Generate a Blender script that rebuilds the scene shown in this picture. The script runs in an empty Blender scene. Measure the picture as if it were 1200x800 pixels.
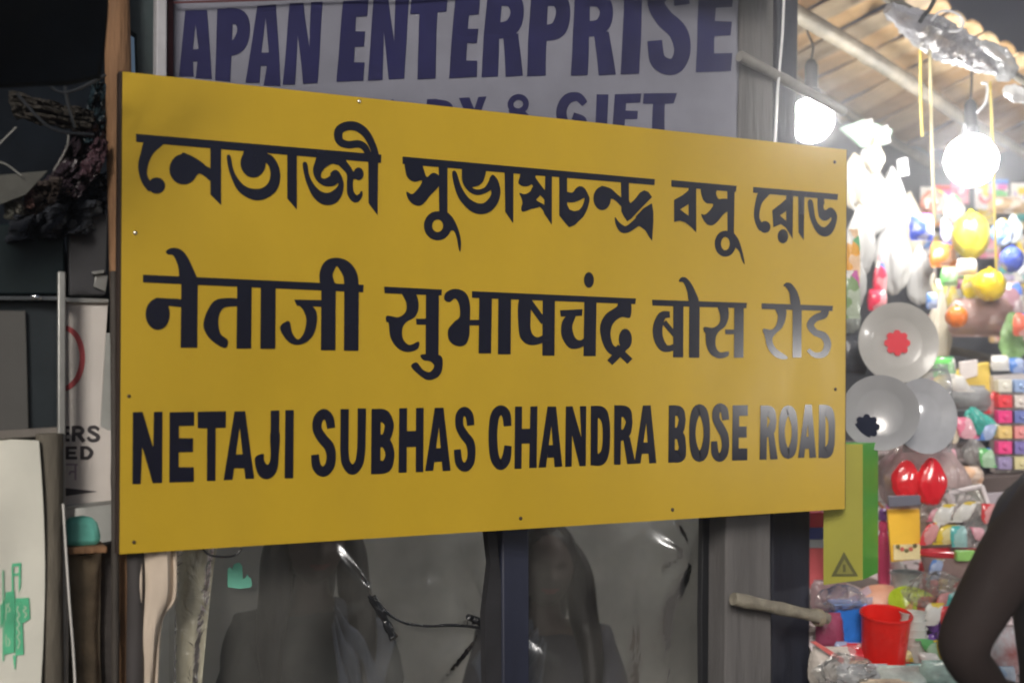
import bpy, bmesh, math, random
from mathutils import Vector, Matrix, noise
random.seed(7)
R_ = math.radians
scene = bpy.context.scene
COL = scene.collection

# ------------------------------------------------------------------ camera
F = 1400.0                       # focal length in pixels of the 1200 px wide photograph
PITCH = math.atan(42 / F)
CAM = Vector((0, 0, 1.5))
cd = bpy.data.cameras.new('camera'); cam = bpy.data.objects.new('camera', cd); COL.objects.link(cam)
cd.sensor_width = 36; cd.lens = 36 * F / 1200; cd.clip_start = 0.05; cd.clip_end = 500
cam.location = CAM; cam.rotation_euler = (math.pi / 2 + PITCH, 0, 0)
scene.camera = cam
cd.dof.use_dof = True; cd.dof.focus_distance = 2.62; cd.dof.aperture_fstop = 1.9

# ------------------------------------------------------------------ night sky, faint, and one broad weak sun standing for the glow of the street
SUN_EL, SUN_AZ = R_(24), R_(190)          # azimuth clockwise from +Y: light comes from behind the camera
w = bpy.data.worlds.new('World'); scene.world = w; w.use_nodes = True
nt = w.node_tree; nt.nodes.clear()
sky = nt.nodes.new('ShaderNodeTexSky'); sky.sky_type = 'NISHITA'; sky.sun_disc = False
sky.sun_elevation = SUN_EL; sky.sun_rotation = SUN_AZ
bg = nt.nodes.new('ShaderNodeBackground'); bg.inputs[1].default_value = 0.033
wo = nt.nodes.new('ShaderNodeOutputWorld')
nt.links.new(sky.outputs[0], bg.inputs[0]); nt.links.new(bg.outputs[0], wo.inputs[0])
sd = bpy.data.lights.new('sun', 'SUN'); sd.energy = 3.1; sd.angle = R_(16); sd.color = (1.0, .93, .84)
sun = bpy.data.objects.new('sun', sd); COL.objects.link(sun)
sdir = Vector((math.sin(SUN_AZ) * math.cos(SUN_EL), math.cos(SUN_AZ) * math.cos(SUN_EL), math.sin(SUN_EL)))
sun.rotation_euler = sdir.to_track_quat('Z', 'Y').to_euler()

vs = scene.view_settings
vs.view_transform = 'Standard'; vs.look = 'None'; vs.exposure = 0; vs.gamma = 1; vs.use_curve_mapping = False
scene.render.engine = 'CYCLES'
scene.cycles.use_denoising = True
scene.cycles.filter_width = 1.9
scene.cycles.max_bounces = 8; scene.cycles.transparent_max_bounces = 16
scene.cycles.sample_clamp_indirect = 4
scene.cycles.caustics_reflective = False; scene.cycles.caustics_refractive = False

# ------------------------------------------------------------------ rays of the photograph: used only to measure where things stand
RT = Vector((1, 0, 0)); FW = Vector((0, math.cos(PITCH), math.sin(PITCH))); UP = Vector((0, -math.sin(PITCH), math.cos(PITCH)))
def ray(px, py): return FW + RT * ((px - 600) / F) + UP * ((400 - py) / F)
def DP(px, py, d): return CAM + ray(px, py) * d
TH = math.atan2(.77, 1.566)                                   # the sign's front turns this far from the picture plane
SU = Vector((math.cos(TH), math.sin(TH), 0)); SB = Vector((-math.sin(TH), math.cos(TH), 0)); SZ = Vector((0, 0, 1))
SO = DP(142, 366, 2.23)
def SP(px, py, k=0.0):
    r = ray(px, py); t = (SO + SB * k - CAM).dot(SB) / r.dot(SB)
    p = CAM + r * t
    if p.z < 0: p.z = 0
    return p
def ON(px, py, z):                                             # on a level surface at height z
    r = ray(px, py); return CAM + r * ((z - CAM.z) / r.z)
def HEAP(px, py):                                              # on the sloping display of the toy stall
    r = ray(px, py); a = r.z - .291 * r.y; return CAM + r * ((-.1385 - CAM.z) / a)
def PX(d): return d / F                                        # metres per pixel at depth d

# ------------------------------------------------------------------ materials
def M(name, col, rough=.6, metal=0.0, var=.18, scale=6.0, bump=.0, bscale=40.0, coat=0.0, spec=.5, stretch=(1, 1, 1), col2=None, trans=0.0, alpha=1.0, sss=0.0):
    m = bpy.data.materials.new(name); m.use_nodes = True
    t = m.node_tree; b = t.nodes['Principled BSDF']
    tc = t.nodes.new('ShaderNodeTexCoord'); mp = t.nodes.new('ShaderNodeMapping'); mp.inputs['Scale'].default_value = stretch
    t.links.new(tc.outputs['Object'], mp.inputs[0])
    n = t.nodes.new('ShaderNodeTexNoise'); n.inputs['Scale'].default_value = scale; n.inputs['Detail'].default_value = 8; n.inputs['Roughness'].default_value = .62
    t.links.new(mp.outputs[0], n.inputs['Vector'])
    cr = t.nodes.new('ShaderNodeValToRGB')
    c1 = [c * (1 - var) for c in col]; c2 = [min(1, c * (1 + var)) for c in (col2 or col)]
    cr.color_ramp.elements[0].position = .3; cr.color_ramp.elements[1].position = .7
    cr.color_ramp.elements[0].color = (*c1, 1); cr.color_ramp.elements[1].color = (*c2, 1)
    t.links.new(n.outputs[0], cr.inputs[0]); t.links.new(cr.outputs[0], b.inputs['Base Color'])
    rr = t.nodes.new('ShaderNodeMapRange'); rr.inputs['To Min'].default_value = max(.03, rough - .12); rr.inputs['To Max'].default_value = min(1, rough + .12)
    n2 = t.nodes.new('ShaderNodeTexNoise'); n2.inputs['Scale'].default_value = scale * 3.1; n2.inputs['Detail'].default_value = 6
    t.links.new(mp.outputs[0], n2.inputs['Vector']); t.links.new(n2.outputs[0], rr.inputs[0]); t.links.new(rr.outputs[0], b.inputs['Roughness'])
    b.inputs['Metallic'].default_value = metal; b.inputs['Specular IOR Level'].default_value = spec
    b.inputs['Coat Weight'].default_value = coat; b.inputs['Coat Roughness'].default_value = .12
    b.inputs['Transmission Weight'].default_value = trans; b.inputs['Alpha'].default_value = alpha
    if sss: b.inputs['Subsurface Weight'].default_value = sss; b.inputs['Subsurface Radius'].default_value = (.02, .02, .02)
    if bump:
        n3 = t.nodes.new('ShaderNodeTexNoise'); n3.inputs['Scale'].default_value = bscale; n3.inputs['Detail'].default_value = 6
        t.links.new(mp.outputs[0], n3.inputs['Vector'])
        bp = t.nodes.new('ShaderNodeBump'); bp.inputs['Strength'].default_value = bump; bp.inputs['Distance'].default_value = .01
        t.links.new(n3.outputs[0], bp.inputs['Height']); t.links.new(bp.outputs[0], b.inputs['Normal'])
    return m
def film(name, col, amount=(.15, .5), rough=.18, scale=3.0, stretch=(1, 1, 1), gloss=.1, crinkle=.5, cscale=26):
    """thin dusty plastic film: partly see-through, partly milky, with a clear glossy crinkled surface"""
    m = bpy.data.materials.new(name); m.use_nodes = True; t = m.node_tree; t.nodes.remove(t.nodes['Principled BSDF']); out = t.nodes['Material Output']
    N = t.nodes.new; L = t.links.new
    tc = N('ShaderNodeTexCoord'); mp = N('ShaderNodeMapping'); mp.inputs['Scale'].default_value = stretch; L(tc.outputs['Object'], mp.inputs[0])
    n = N('ShaderNodeTexNoise'); n.inputs['Scale'].default_value = scale; n.inputs['Detail'].default_value = 7; L(mp.outputs[0], n.inputs['Vector'])
    mr = N('ShaderNodeMapRange'); mr.inputs['From Min'].default_value = .3; mr.inputs['From Max'].default_value = .7
    mr.inputs['To Min'].default_value = amount[0]; mr.inputs['To Max'].default_value = amount[1]; L(n.outputs[0], mr.inputs[0])
    n2 = N('ShaderNodeTexNoise'); n2.inputs['Scale'].default_value = cscale; n2.inputs['Detail'].default_value = 3; n2.inputs['Distortion'].default_value = 1.6; L(mp.outputs[0], n2.inputs['Vector'])
    bp = N('ShaderNodeBump'); bp.inputs['Strength'].default_value = crinkle; bp.inputs['Distance'].default_value = .012; L(n2.outputs[0], bp.inputs['Height'])
    tr = N('ShaderNodeBsdfTransparent'); df = N('ShaderNodeBsdfDiffuse'); df.inputs[0].default_value = (*col, 1); tl = N('ShaderNodeBsdfTranslucent'); tl.inputs[0].default_value = (*col, 1)
    m2 = N('ShaderNodeMixShader'); m2.inputs[0].default_value = .35; L(df.outputs[0], m2.inputs[1]); L(tl.outputs[0], m2.inputs[2]); L(bp.outputs[0], df.inputs['Normal'])
    mx = N('ShaderNodeMixShader'); L(mr.outputs[0], mx.inputs[0]); L(tr.outputs[0], mx.inputs[1]); L(m2.outputs[0], mx.inputs[2])
    gl = N('ShaderNodeBsdfGlossy'); gl.inputs['Roughness'].default_value = rough; L(bp.outputs[0], gl.inputs['Normal'])
    lw = N('ShaderNodeFresnel'); lw.inputs[0].default_value = 1.5; L(bp.outputs[0], lw.inputs['Normal'])
    ml = N('ShaderNodeMath'); ml.operation = 'MULTIPLY_ADD'; ml.inputs[1].default_value = 1.0; ml.inputs[2].default_value = gloss * .3; L(lw.outputs[0], ml.inputs[0])
    fx = N('ShaderNodeMixShader'); L(ml.outputs[0], fx.inputs[0]); L(mx.outputs[0], fx.inputs[1]); L(gl.outputs[0], fx.inputs[2]); L(fx.outputs[0], out.inputs[0])
    return m
def glow(name, col, s):
    m = bpy.data.materials.new(name); m.use_nodes = True; b = m.node_tree.nodes['Principled BSDF']
    b.inputs['Base Color'].default_value = (.9, .9, .9, 1); b.inputs['Emission Color'].default_value = (*col, 1); b.inputs['Emission Strength'].default_value = s
    return m
_PL = {}
def plastic(col, rough=.3, var=.1, coat=.3):
    k = (col, rough, var, coat)
    if k not in _PL: _PL[k] = M('plastic', col, rough, var=var, scale=9, coat=coat, sss=.0)
    return _PL[k]
_PK = {}
def printed(col, scale=20.0):
    """printed wrapping: a main colour with patches of pale tint, white and a second ink, glossy and crinkled"""
    if col in _PK: return _PK[col]
    m = M('printed_wrap', col, .28, var=.1, scale=9, coat=.5, bump=.35, bscale=34); t = m.node_tree; b = t.nodes['Principled BSDF']
    tc = t.nodes.new('ShaderNodeTexCoord'); v = t.nodes.new('ShaderNodeTexVoronoi'); v.inputs['Scale'].default_value = scale + 10 * random.random()
    nz_ = t.nodes.new('ShaderNodeTexNoise'); nz_.inputs['Scale'].default_value = 30
    ad = t.nodes.new('ShaderNodeMixRGB'); ad.inputs[0].default_value = .03; t.links.new(tc.outputs['Object'], ad.inputs[1]); t.links.new(nz_.outputs['Color'], ad.inputs[2]); t.links.new(tc.outputs['Object'], nz_.inputs['Vector'])
    t.links.new(ad.outputs[0], v.inputs['Vector'])
    cr = t.nodes.new('ShaderNodeValToRGB'); cr.color_ramp.interpolation = 'CONSTANT'
    ink = random.choice([(.75, .10, .10), (.10, .20, .60), (.80, .60, .08), (.12, .45, .18), (.60, .12, .40)])
    stops = [(0, col), (.5, tuple(.6 * c + .32 for c in col)), (.66, col), (.76, (.78, .76, .72)), (.87, ink)]
    while len(cr.color_ramp.elements) < len(stops): cr.color_ramp.elements.new(.5)
    for e, (p, c) in zip(cr.color_ramp.elements, stops): e.position = p; e.color = (*c, 1)
    sp = t.nodes.new('ShaderNodeSeparateColor'); t.links.new(v.outputs['Color'], sp.inputs[0]); t.links.new(sp.outputs[0], cr.inputs[0]); t.links.new(cr.outputs[0], b.inputs['Base Color'])
    _PK[col] = m; return m

# ------------------------------------------------------------------ mesh collector
def catmull(pts, closed, n=6):
    out = []; N = len(pts); V = [Vector(p) for p in pts]
    for i in range(N if closed else N - 1):
        g = lambda j: V[j % N] if closed else V[min(max(j, 0), N - 1)]
        a, b, c, d = g(i - 1), g(i), g(i + 1), g(i + 2)
        for k in range(n):
            t = k / n
            out.append(.5 * (2 * b + (c - a) * t + (2 * a - 5 * b + 4 * c - d) * t * t + (3 * b - a - 3 * c + d) * t ** 3))
    if not closed: out.append(V[-1].copy())
    return out
class MB:
    def __init__(s): s.bm = bmesh.new(); s.mi = 0
    def face(s, pts):
        f = s.bm.faces.new([s.bm.verts.new(p) for p in pts]); f.material_index = s.mi; return f
    def prism(s, pts, vec):
        a = [s.bm.verts.new(p) for p in pts]; b = [s.bm.verts.new(Vector(p) + vec) for p in pts]; n = len(pts)
        fs = [s.bm.faces.new(a), s.bm.faces.new(b[::-1])] + [s.bm.faces.new([a[i - 1], b[i - 1], b[i], a[i]]) for i in range(n)]
        for f in fs: f.material_index = s.mi
        return fs
    def box(s, c, hx, hy, hz):
        c = Vector(c); P = [c - hx - hy - hz, c + hx - hy - hz, c + hx + hy - hz, c - hx + hy - hz]
        return s.prism(P, hz * 2)
    def slab(s, px, k0, k1):                                   # outline in photo pixels on the stall front, with thickness
        return s.prism([SP(x, y, k0) for x, y in px], SB * (k1 - k0))
    def tube(s, path, rad, seg=10, cap=True):
        P = [Vector(p) for p in path]; n = len(P)
        if not hasattr(rad, '__len__'): rad = [rad] * n
        rings = []; T0 = (P[1] - P[0]).normalized()
        ref = Vector((0, 0, 1)) if abs(T0.z) < .9 else Vector((1, 0, 0))
        A = T0.cross(ref).normalized()
        for i in range(n):
            T = (P[min(i + 1, n - 1)] - P[max(i - 1, 0)]).normalized()
            A = (A - T * A.dot(T)).normalized(); B = T.cross(A)
            rings.append([s.bm.verts.new(P[i] + (A * math.cos(q) + B * math.sin(q)) * rad[i]) for q in [2 * math.pi * j / seg for j in range(seg)]])
        for i in range(n - 1):
            for j in range(seg):
                f = s.bm.faces.new([rings[i][j - 1], rings[i][j], rings[i + 1][j], rings[i + 1][j - 1]]); f.material_index = s.mi
        if cap:
            s.bm.faces.new(rings[0]).material_index = s.mi; s.bm.faces.new(rings[-1][::-1]).material_index = s.mi
    def lathe(s, c, prof, axis=Vector((0, 0, 1)), seg=32, sq=1.0):
        axis = Vector(axis).normalized(); ref = Vector((1, 0, 0)) if abs(axis.x) < .9 else Vector((0, 1, 0))
        A = (ref - axis * ref.dot(axis)).normalized(); B = axis.cross(A); c = Vector(c); rings = []
        for r, h in prof:
            rings.append([s.bm.verts.new(c + axis * h + (A * math.cos(q) + B * math.sin(q) * sq) * max(r, 1e-4)) for q in [2 * math.pi * j / seg for j in range(seg)]])
        for i in range(len(rings) - 1):
            for j in range(seg):
                s.bm.faces.new([rings[i][j - 1], rings[i][j], rings[i + 1][j], rings[i + 1][j - 1]]).material_index = s.mi
    def ball(s, c, ax, ay, az, u=20, v=12, fn=None):
        c = Vector(c); grid = []
        for i in range(v + 1):
            th = math.pi * i / v
            row = []
            for j in range(u):
                ph = 2 * math.pi * j / u
                n = Vector((math.sin(th) * math.cos(ph), math.sin(th) * math.sin(ph), math.cos(th)))
                k = fn(n) if fn else 1
                row.append(s.bm.verts.new(c + (ax * n.x + ay * n.y + az * n.z) * k))
            grid.append(row)
        for i in range(v):
            for j in range(u):
                s.bm.faces.new([grid[i][j - 1], grid[i][j], grid[i + 1][j], grid[i + 1][j - 1]]).material_index = s.mi
    def sheet(s, fn, nu, nv):
        g = [[s.bm.verts.new(fn(i / nu, j / nv)) for i in range(nu + 1)] for j in range(nv + 1)]
        for j in range(nv):
            for i in range(nu):
                s.bm.faces.new([g[j][i], g[j][i + 1], g[j + 1][i + 1], g[j + 1][i]]).material_index = s.mi
    def build(s, name, mats, parent=None, smooth=True, thick=0.0, bevel=0.0, at=None):
        bm = s.bm
        bmesh.ops.remove_doubles(bm, verts=bm.verts, dist=1e-5)
        bmesh.ops.recalc_face_normals(bm, faces=bm.faces)
        base = Vector(parent['_at']) if parent else None
        if base is None:
            if at is None:
                vs_ = [v.co for v in bm.verts]
                at = Vector((sum(v.x for v in vs_) / len(vs_), sum(v.y for v in vs_) / len(vs_), min(v.z for v in vs_)))
            base = Vector(at)
        for v in bm.verts: v.co -= base
        me = bpy.data.meshes.new(name); bm.to_mesh(me); bm.free()
        for m in (mats if isinstance(mats, (list, tuple)) else [mats]): me.materials.append(m)
        o = bpy.data.objects.new(name, me); COL.objects.link(o)
        if parent: o.parent = parent
        else: o.location = base
        o['_at'] = tuple(base)
        if bevel:
            b = o.modifiers.new('bevel', 'BEVEL'); b.width = bevel; b.segments = 2; b.limit_method = 'ANGLE'; b.angle_limit = R_(40)
        if thick:
            q = o.modifiers.new('thick', 'SOLIDIFY'); q.thickness = thick; q.offset = 0
        if smooth:
            for p in me.polygons: p.use_smooth = True
            try: me.set_sharp_from_angle(angle=R_(38))
            except Exception: pass
        return o
def tag(o, label, cat, group=None, kind=None):
    o['label'] = label; o['category'] = cat
    if group: o['group'] = group
    if kind: o['kind'] = kind
    return o
def thing(name, at, label, cat, group=None):
    o = bpy.data.objects.new(name, None); COL.objects.link(o); o.location = at; o['_at'] = tuple(at); o.empty_display_size = .05
    return tag(o, label, cat, group)
def structure(o): o['kind'] = 'structure'; return o
def nz(p, s=1.0, o=0.0): return noise.noise(Vector(p) * s + Vector((o, o * .7, -o)))

# ------------------------------------------------------------------ lettering measured on the photograph
# Lettering outlines, measured on the photograph: per view (x0, y0, scale) then shapes.
# P straight outline, S smooth outline, K brush stroke (x, y, width), E ellipse, R ring
GL = {}
GL['bengali'] = [
 ((150,130,8), [
  ('P',[(75,215),(75,290),(2371,488),(2375,410)]),
  ('S',[(170,270),(118,400),(95,500),(105,600),(140,690),(200,755),(215,680),(182,610),(180,550),(200,470),(245,390),(320,322),(345,285)]),
  ('E',(268,700,80,76)),
  ('E',(520,547,133,143)),
  ('S',[(500,406),(580,415),(680,472),(730,515),(775,548),(778,655),(720,615),(670,588),(630,610),(560,620)]),
  ('P',[(772,300),(872,320),(872,882),(772,785)]) ]),
 ((220,135,6.4), [
  ('E',(490,360,95,108)), ('P',[(425,250),(610,262),(575,330),(410,310)]),
  ('S',[(560,290),(625,300),(672,360),(694,440),(685,520),(650,582),(585,625),(510,638),(435,612),(372,560),(332,480),(305,400),(293,308),(320,306),(340,400),(372,468),(425,528),(490,552),(560,545),(608,500),(620,430),(600,370),(560,340)]),
  ('P',[(746,280),(818,285),(818,706),(746,625)]) ]),
 ((330,135,6.4), [
  ('P',[(42,270),(112,280),(112,706),(42,625)]),
  ('S',[(158,362),(170,450),(195,530),(235,610),(290,660),(350,674),(410,655),(450,600),(466,530),(455,470),(430,425),(395,412),(365,440),(390,480),(425,515),(400,555),(350,582),(295,570),(243,520),(208,450),(190,360)]),
  ('S',[(290,300),(247,360),(235,420),(253,475),(290,515),(340,534),(400,525),(440,480),(430,425),(395,412),(362,455),(325,476),(297,465),(300,430),(330,390),(380,365),(430,372),(480,330)]),
  ('K',[(420,320,70),(470,375,62),(512,435,52),(512,520,46),(518,585,52),(555,628,56),(592,600,30),(600,570,12)]),
  ('E',(578,440,37,48)), ('K',[(515,455,60),(575,445,60)]),
  ('P',[(650,300),(724,310),(720,750),(652,660)]),
  ('K',[(705,310,52),(685,235,54),(635,142,60),(570,90,66),(500,80,66),(440,105,66),(424,150,64),(440,200,58),(500,222,56),(575,216,56),(622,240,52),(655,300,45)]) ]),
 ((460,170,6.4), [
  ('P',[(75,86),(75,142),(1965,301),(1968,256)]),
  ('S',[(102,125),(98,200),(118,250),(165,276),(216,265),(215,290),(180,340),(145,368),(105,350),(115,400),(150,440),(200,456),(240,432),(280,380),(345,310),(352,240),(320,210),(290,215),(258,240),(240,200),(228,160),(225,125)]),
  ('P',[(345,120),(412,130),(412,540),(350,520)]),
  ('R',(338,605,72,78,62)),
  ('S',[(380,490),(440,530),(485,610),(512,710),(508,798),(495,770),(480,690),(455,640),(410,640),(370,540)]),
  ('S',[(448,203),(458,290),(490,385),(540,455),(600,502),(660,518),(730,500),(785,440),(809,360),(800,290),(775,240),(745,225),(722,275),(740,365),(695,428),(640,436),(570,395),(515,310),(478,203)]),
  ('S',[(540,160),(520,230),(530,290),(570,345),(630,374),(690,362),(740,330),(762,260),(745,225),(722,270),(690,318),(640,334),(598,318),(650,300),(686,255),(690,165)]),
  ('P',[(840,180),(907,190),(905,588),(845,500)]) ]),
 ((570,180,8), [
  ('S',[(340,160),(312,225),(300,275),(335,302),(380,306),(420,288),(445,250),(465,165)]),
  ('K',[(415,215,65),(480,310,66),(580,430,58)]),
  ('S',[(310,370),(360,380),(410,355),(440,310),(510,335),(500,395),(465,440),(490,500),(430,515),(345,545),(326,515),(338,460),(325,410)]),
  ('S',[(440,420),(480,445),(540,480),(580,520),(570,600),(525,525),(490,498),(430,515)]),
  ('P',[(553,180),(615,190),(613,668),(540,560)]),
  ('P',[(683,195),(757,205),(757,480),(780,525),(825,540),(870,530),(925,550),(890,610),(830,668),(775,690),(735,645),(683,580)]),
  ('S',[(740,362),(805,366),(840,325),(880,306),(920,325),(955,385),(967,430),(945,520),(895,605),(850,560),(900,490),(918,418),(870,440),(810,457),(740,445)]) ]),
 ((680,190,8), [
  ('E',(205,340,82,110)),
  ('S',[(190,230),(280,245),(345,300),(390,345),(390,415),(340,370),(300,345),(250,345)]),
  ('P',[(380,140),(457,150),(457,360),(470,385),(510,350),(560,285),(600,264),(640,280),(673,328),(610,392),(560,442),(480,530),(440,554),(410,512),(385,462)]),
  ('K',[(327,518,8),(348,572,38),(390,622,66),(430,632,64),(480,605,66),(560,540,80)]),
  ('P',[(520,510),(590,435),(605,425),(672,385),(686,470),(686,560),(674,738),(645,700),(610,640),(560,602),(520,590)]) ]),
 ((770,200,7.273), [
  ('P',[(122,80),(680,130),(672,182),(122,136)]),
  ('P',[(300,140),(220,208),(145,250),(145,436),(196,426),(196,330),(270,284),(300,284)]),
  ('P',[(145,328),(196,330),(270,386),(300,395),(334,527),(290,480),(240,440),(190,425),(145,438)]),
  ('P',[(268,140),(334,145),(334,527),(268,450)]),
  ('S',[(380,140),(385,230),(420,276),(470,282),(475,302),(440,350),(405,375),(375,370),(395,420),(430,460),(470,466),(510,440),(560,380),(610,330),(610,250),(565,238),(525,240),(503,195),(505,140)]),
  ('P',[(598,140),(662,140),(655,540),(600,520)]),
  ('R',(582,622,64,84,54)),
  ('S',[(620,510),(685,570),(720,660),(748,792),(725,765),(700,690),(660,650),(625,640)]) ]),
 ((860,200,8), [
  ('P',[(180,153),(977,220),(972,276),(180,207)]),
  ('S',[(235,200),(197,320),(188,420),(205,500),(245,565),(260,490),(238,430),(262,310),(330,228),(345,200)]),
  ('E',(292,528,52,56)),
  ('P',[(530,230),(440,310),(360,372),(370,532),(432,500),(432,420),(492,378),(530,378)]),
  ('P',[(365,440),(432,420),(492,472),(520,480),(550,640),(500,545),(440,500),(370,532)]),
  ('P',[(490,230),(556,235),(552,640),(490,540)]),
  ('E',(460,615,50,66)),
  ('P',[(603,230),(662,235),(656,652),(606,580)]),
  ('S',[(695,285),(705,400),(735,500),(785,585),(850,618),(910,595),(950,525),(969,430),(945,370),(905,345),(870,372),(902,430),(915,452),(890,497),(845,530),(800,505),(765,440),(738,285)]),
  ('S',[(785,240),(790,400),(815,455),(860,470),(905,440),(915,370),(885,360),(852,368),(840,330),(850,300),(835,240)]) ]),
]
GL['hindi'] = [
 ((150,280,4), [
  ('P',[(70,167),(1105,215),(1102,250),(70,203)]),
  ('E',(139,352,57,74)), ('S',[(125,280),(180,278),(255,285),(255,318),(190,314),(150,335)]),
  ('P',[(250,180),(327,190),(324,509),(246,509)]),
  ('S',[(178,56),(212,41),(255,55),(292,110),(328,215),(250,215),(235,130),(212,78),(186,72)]),
  ('P',[(512,190),(580,195),(577,513),(508,513)]),
  ('S',[(520,280),(420,282),(375,330),(353,400),(370,450),(410,490),(456,510),(468,475),(432,440),(424,370),(450,322),(520,312)]),
  ('P',[(622,195),(692,200),(690,514),(620,514)]),
  ('P',[(778,284),(915,286),(915,318),(792,313)]),
  ('S',[(835,300),(878,330),(886,380),(872,440),(840,480),(790,496),(745,475),(712,415),(754,384),(770,440),(797,470),(824,440),(836,380),(822,335),(800,305)]),
  ('P',[(906,200),(974,205),(972,521),(904,521)]),
  ('P',[(1014,205),(1082,210),(1080,523),(1012,523)]),
  ('K',[(940,230,70),(928,170,62),(945,125,58),(980,107,38),(1015,128,58),(1042,170,66),(1048,235,68)]) ]),
 ((440,300,3.75), [
  ('P',[(38,134),(292,147),(290,173),(40,163)]),
  ('P',[(424,154),(1145,186),(1142,211),(424,183)]),
  ('S',[(115,155),(170,155),(190,215),(175,265),(135,290),(118,320),(122,365),(150,390),(190,375),(185,407),(140,421),(95,402),(65,355),(58,295),(48,290),(50,262),(100,268),(132,245),(135,205)]),
  ('P',[(178,275),(240,275),(240,301),(180,301)]),
  ('P',[(222,150),(279,152),(277,445),(220,440)]),
  ('S',[(203,432),(285,436),(294,490),(275,530),(230,544),(190,520),(156,484),(181,467),(210,500),(240,508),(258,482),(240,462),(208,455)]),
  ('S',[(302,190),(310,160),(350,144),(395,160),(415,210),(414,300),(412,350),(395,388),(360,395),(325,372),(319,325),(345,290),(370,265),(368,215),(350,186),(325,202)]),
  ('P',[(400,280),(465,280),(465,304),(400,304)]),
  ('P',[(456,170),(512,172),(508,427),(453,427)]),
  ('P',[(540,172),(596,174),(594,431),(538,431)]),
  ('S',[(630,195),(630,330),(650,375),(690,391),(745,375),(745,345),(708,356),(682,320),(680,195)]),
  ('K',[(668,190,28),(740,290,28)]),
  ('P',[(630,172),(682,174),(682,215),(630,215)]),('P',[(735,175),(789,178),(787,437),(733,437)]),
  ('P',[(811,238),(910,233),(908,262),(814,266)]),
  ('S',[(850,255),(820,290),(818,350),(850,402),(895,404),(930,380),(930,352),(900,370),(876,355),(865,310),(880,258)]),
  ('P',[(918,185),(972,188),(968,439),(914,439)]),
  ('E',(938,105,22,34)),
  ('S',[(1070,200),(1120,200),(1120,268),(1080,268),(1045,295),(1033,340),(1045,390),(1080,412),(1060,440),(1020,420),(995,370),(987,310),(1010,258),(1060,222)]),
  ('E',(1098,365,29,46)), ('K',[(1105,380,38),(1070,425,34),(1030,468,30)]), ('K',[(1055,400,32),(1118,462,32)]) ]),
 ((750,310,4.8), [
  ('P',[(68,197),(602,215),(599,245),(70,230)]),
  ('K',[(168,280,34),(125,288,46),(101,345,54),(103,410,54),(128,460,50),(160,472,36),(198,460,34)]),
  ('K',[(135,322,30),(195,395,28)]),
  ('P',[(187,215),(245,218),(243,521),(186,521)]),
  ('P',[(277,215),(336,218),(334,523),(275,523)]),
  ('S',[(218,90),(235,71),(265,78),(302,130),(332,215),(280,215),(265,150),(245,102),(225,97)]),
  ('S',[(437,225),(490,230),(499,290),(480,345),(445,375),(427,410),(427,460),(450,492),(498,488),(492,516),(440,526),(395,500),(372,450),(368,388),(359,375),(362,350),(410,355),(445,330),(450,285)]),
  ('P',[(478,365),(540,365),(540,391),(480,391)]),
  ('P',[(530,225),(584,230),(582,523),(528,523)]),
  ('P',[(684,217),(1086,232),(1082,261),(685,249)]),
  ('S',[(760,240),(816,244),(822,290),(802,350),(765,387),(745,420),(765,470),(832,520),(800,532),(750,510),(715,460),(700,395),(692,380),(695,360),(740,365),(765,340),(775,290)]),
  ('P',[(858,230),(910,232),(908,522),(858,522)]),
  ('S',[(806,118),(825,101),(855,110),(888,160),(901,232),(852,232),(840,160),(820,127)]),
  ('K',[(1040,240,45),(1035,280,45),(985,302,40),(958,340,42),(985,380,38),(1035,402,42),(1055,450,42),(1035,500,38),(985,508,30),(945,478,20)]) ]),
]
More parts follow.
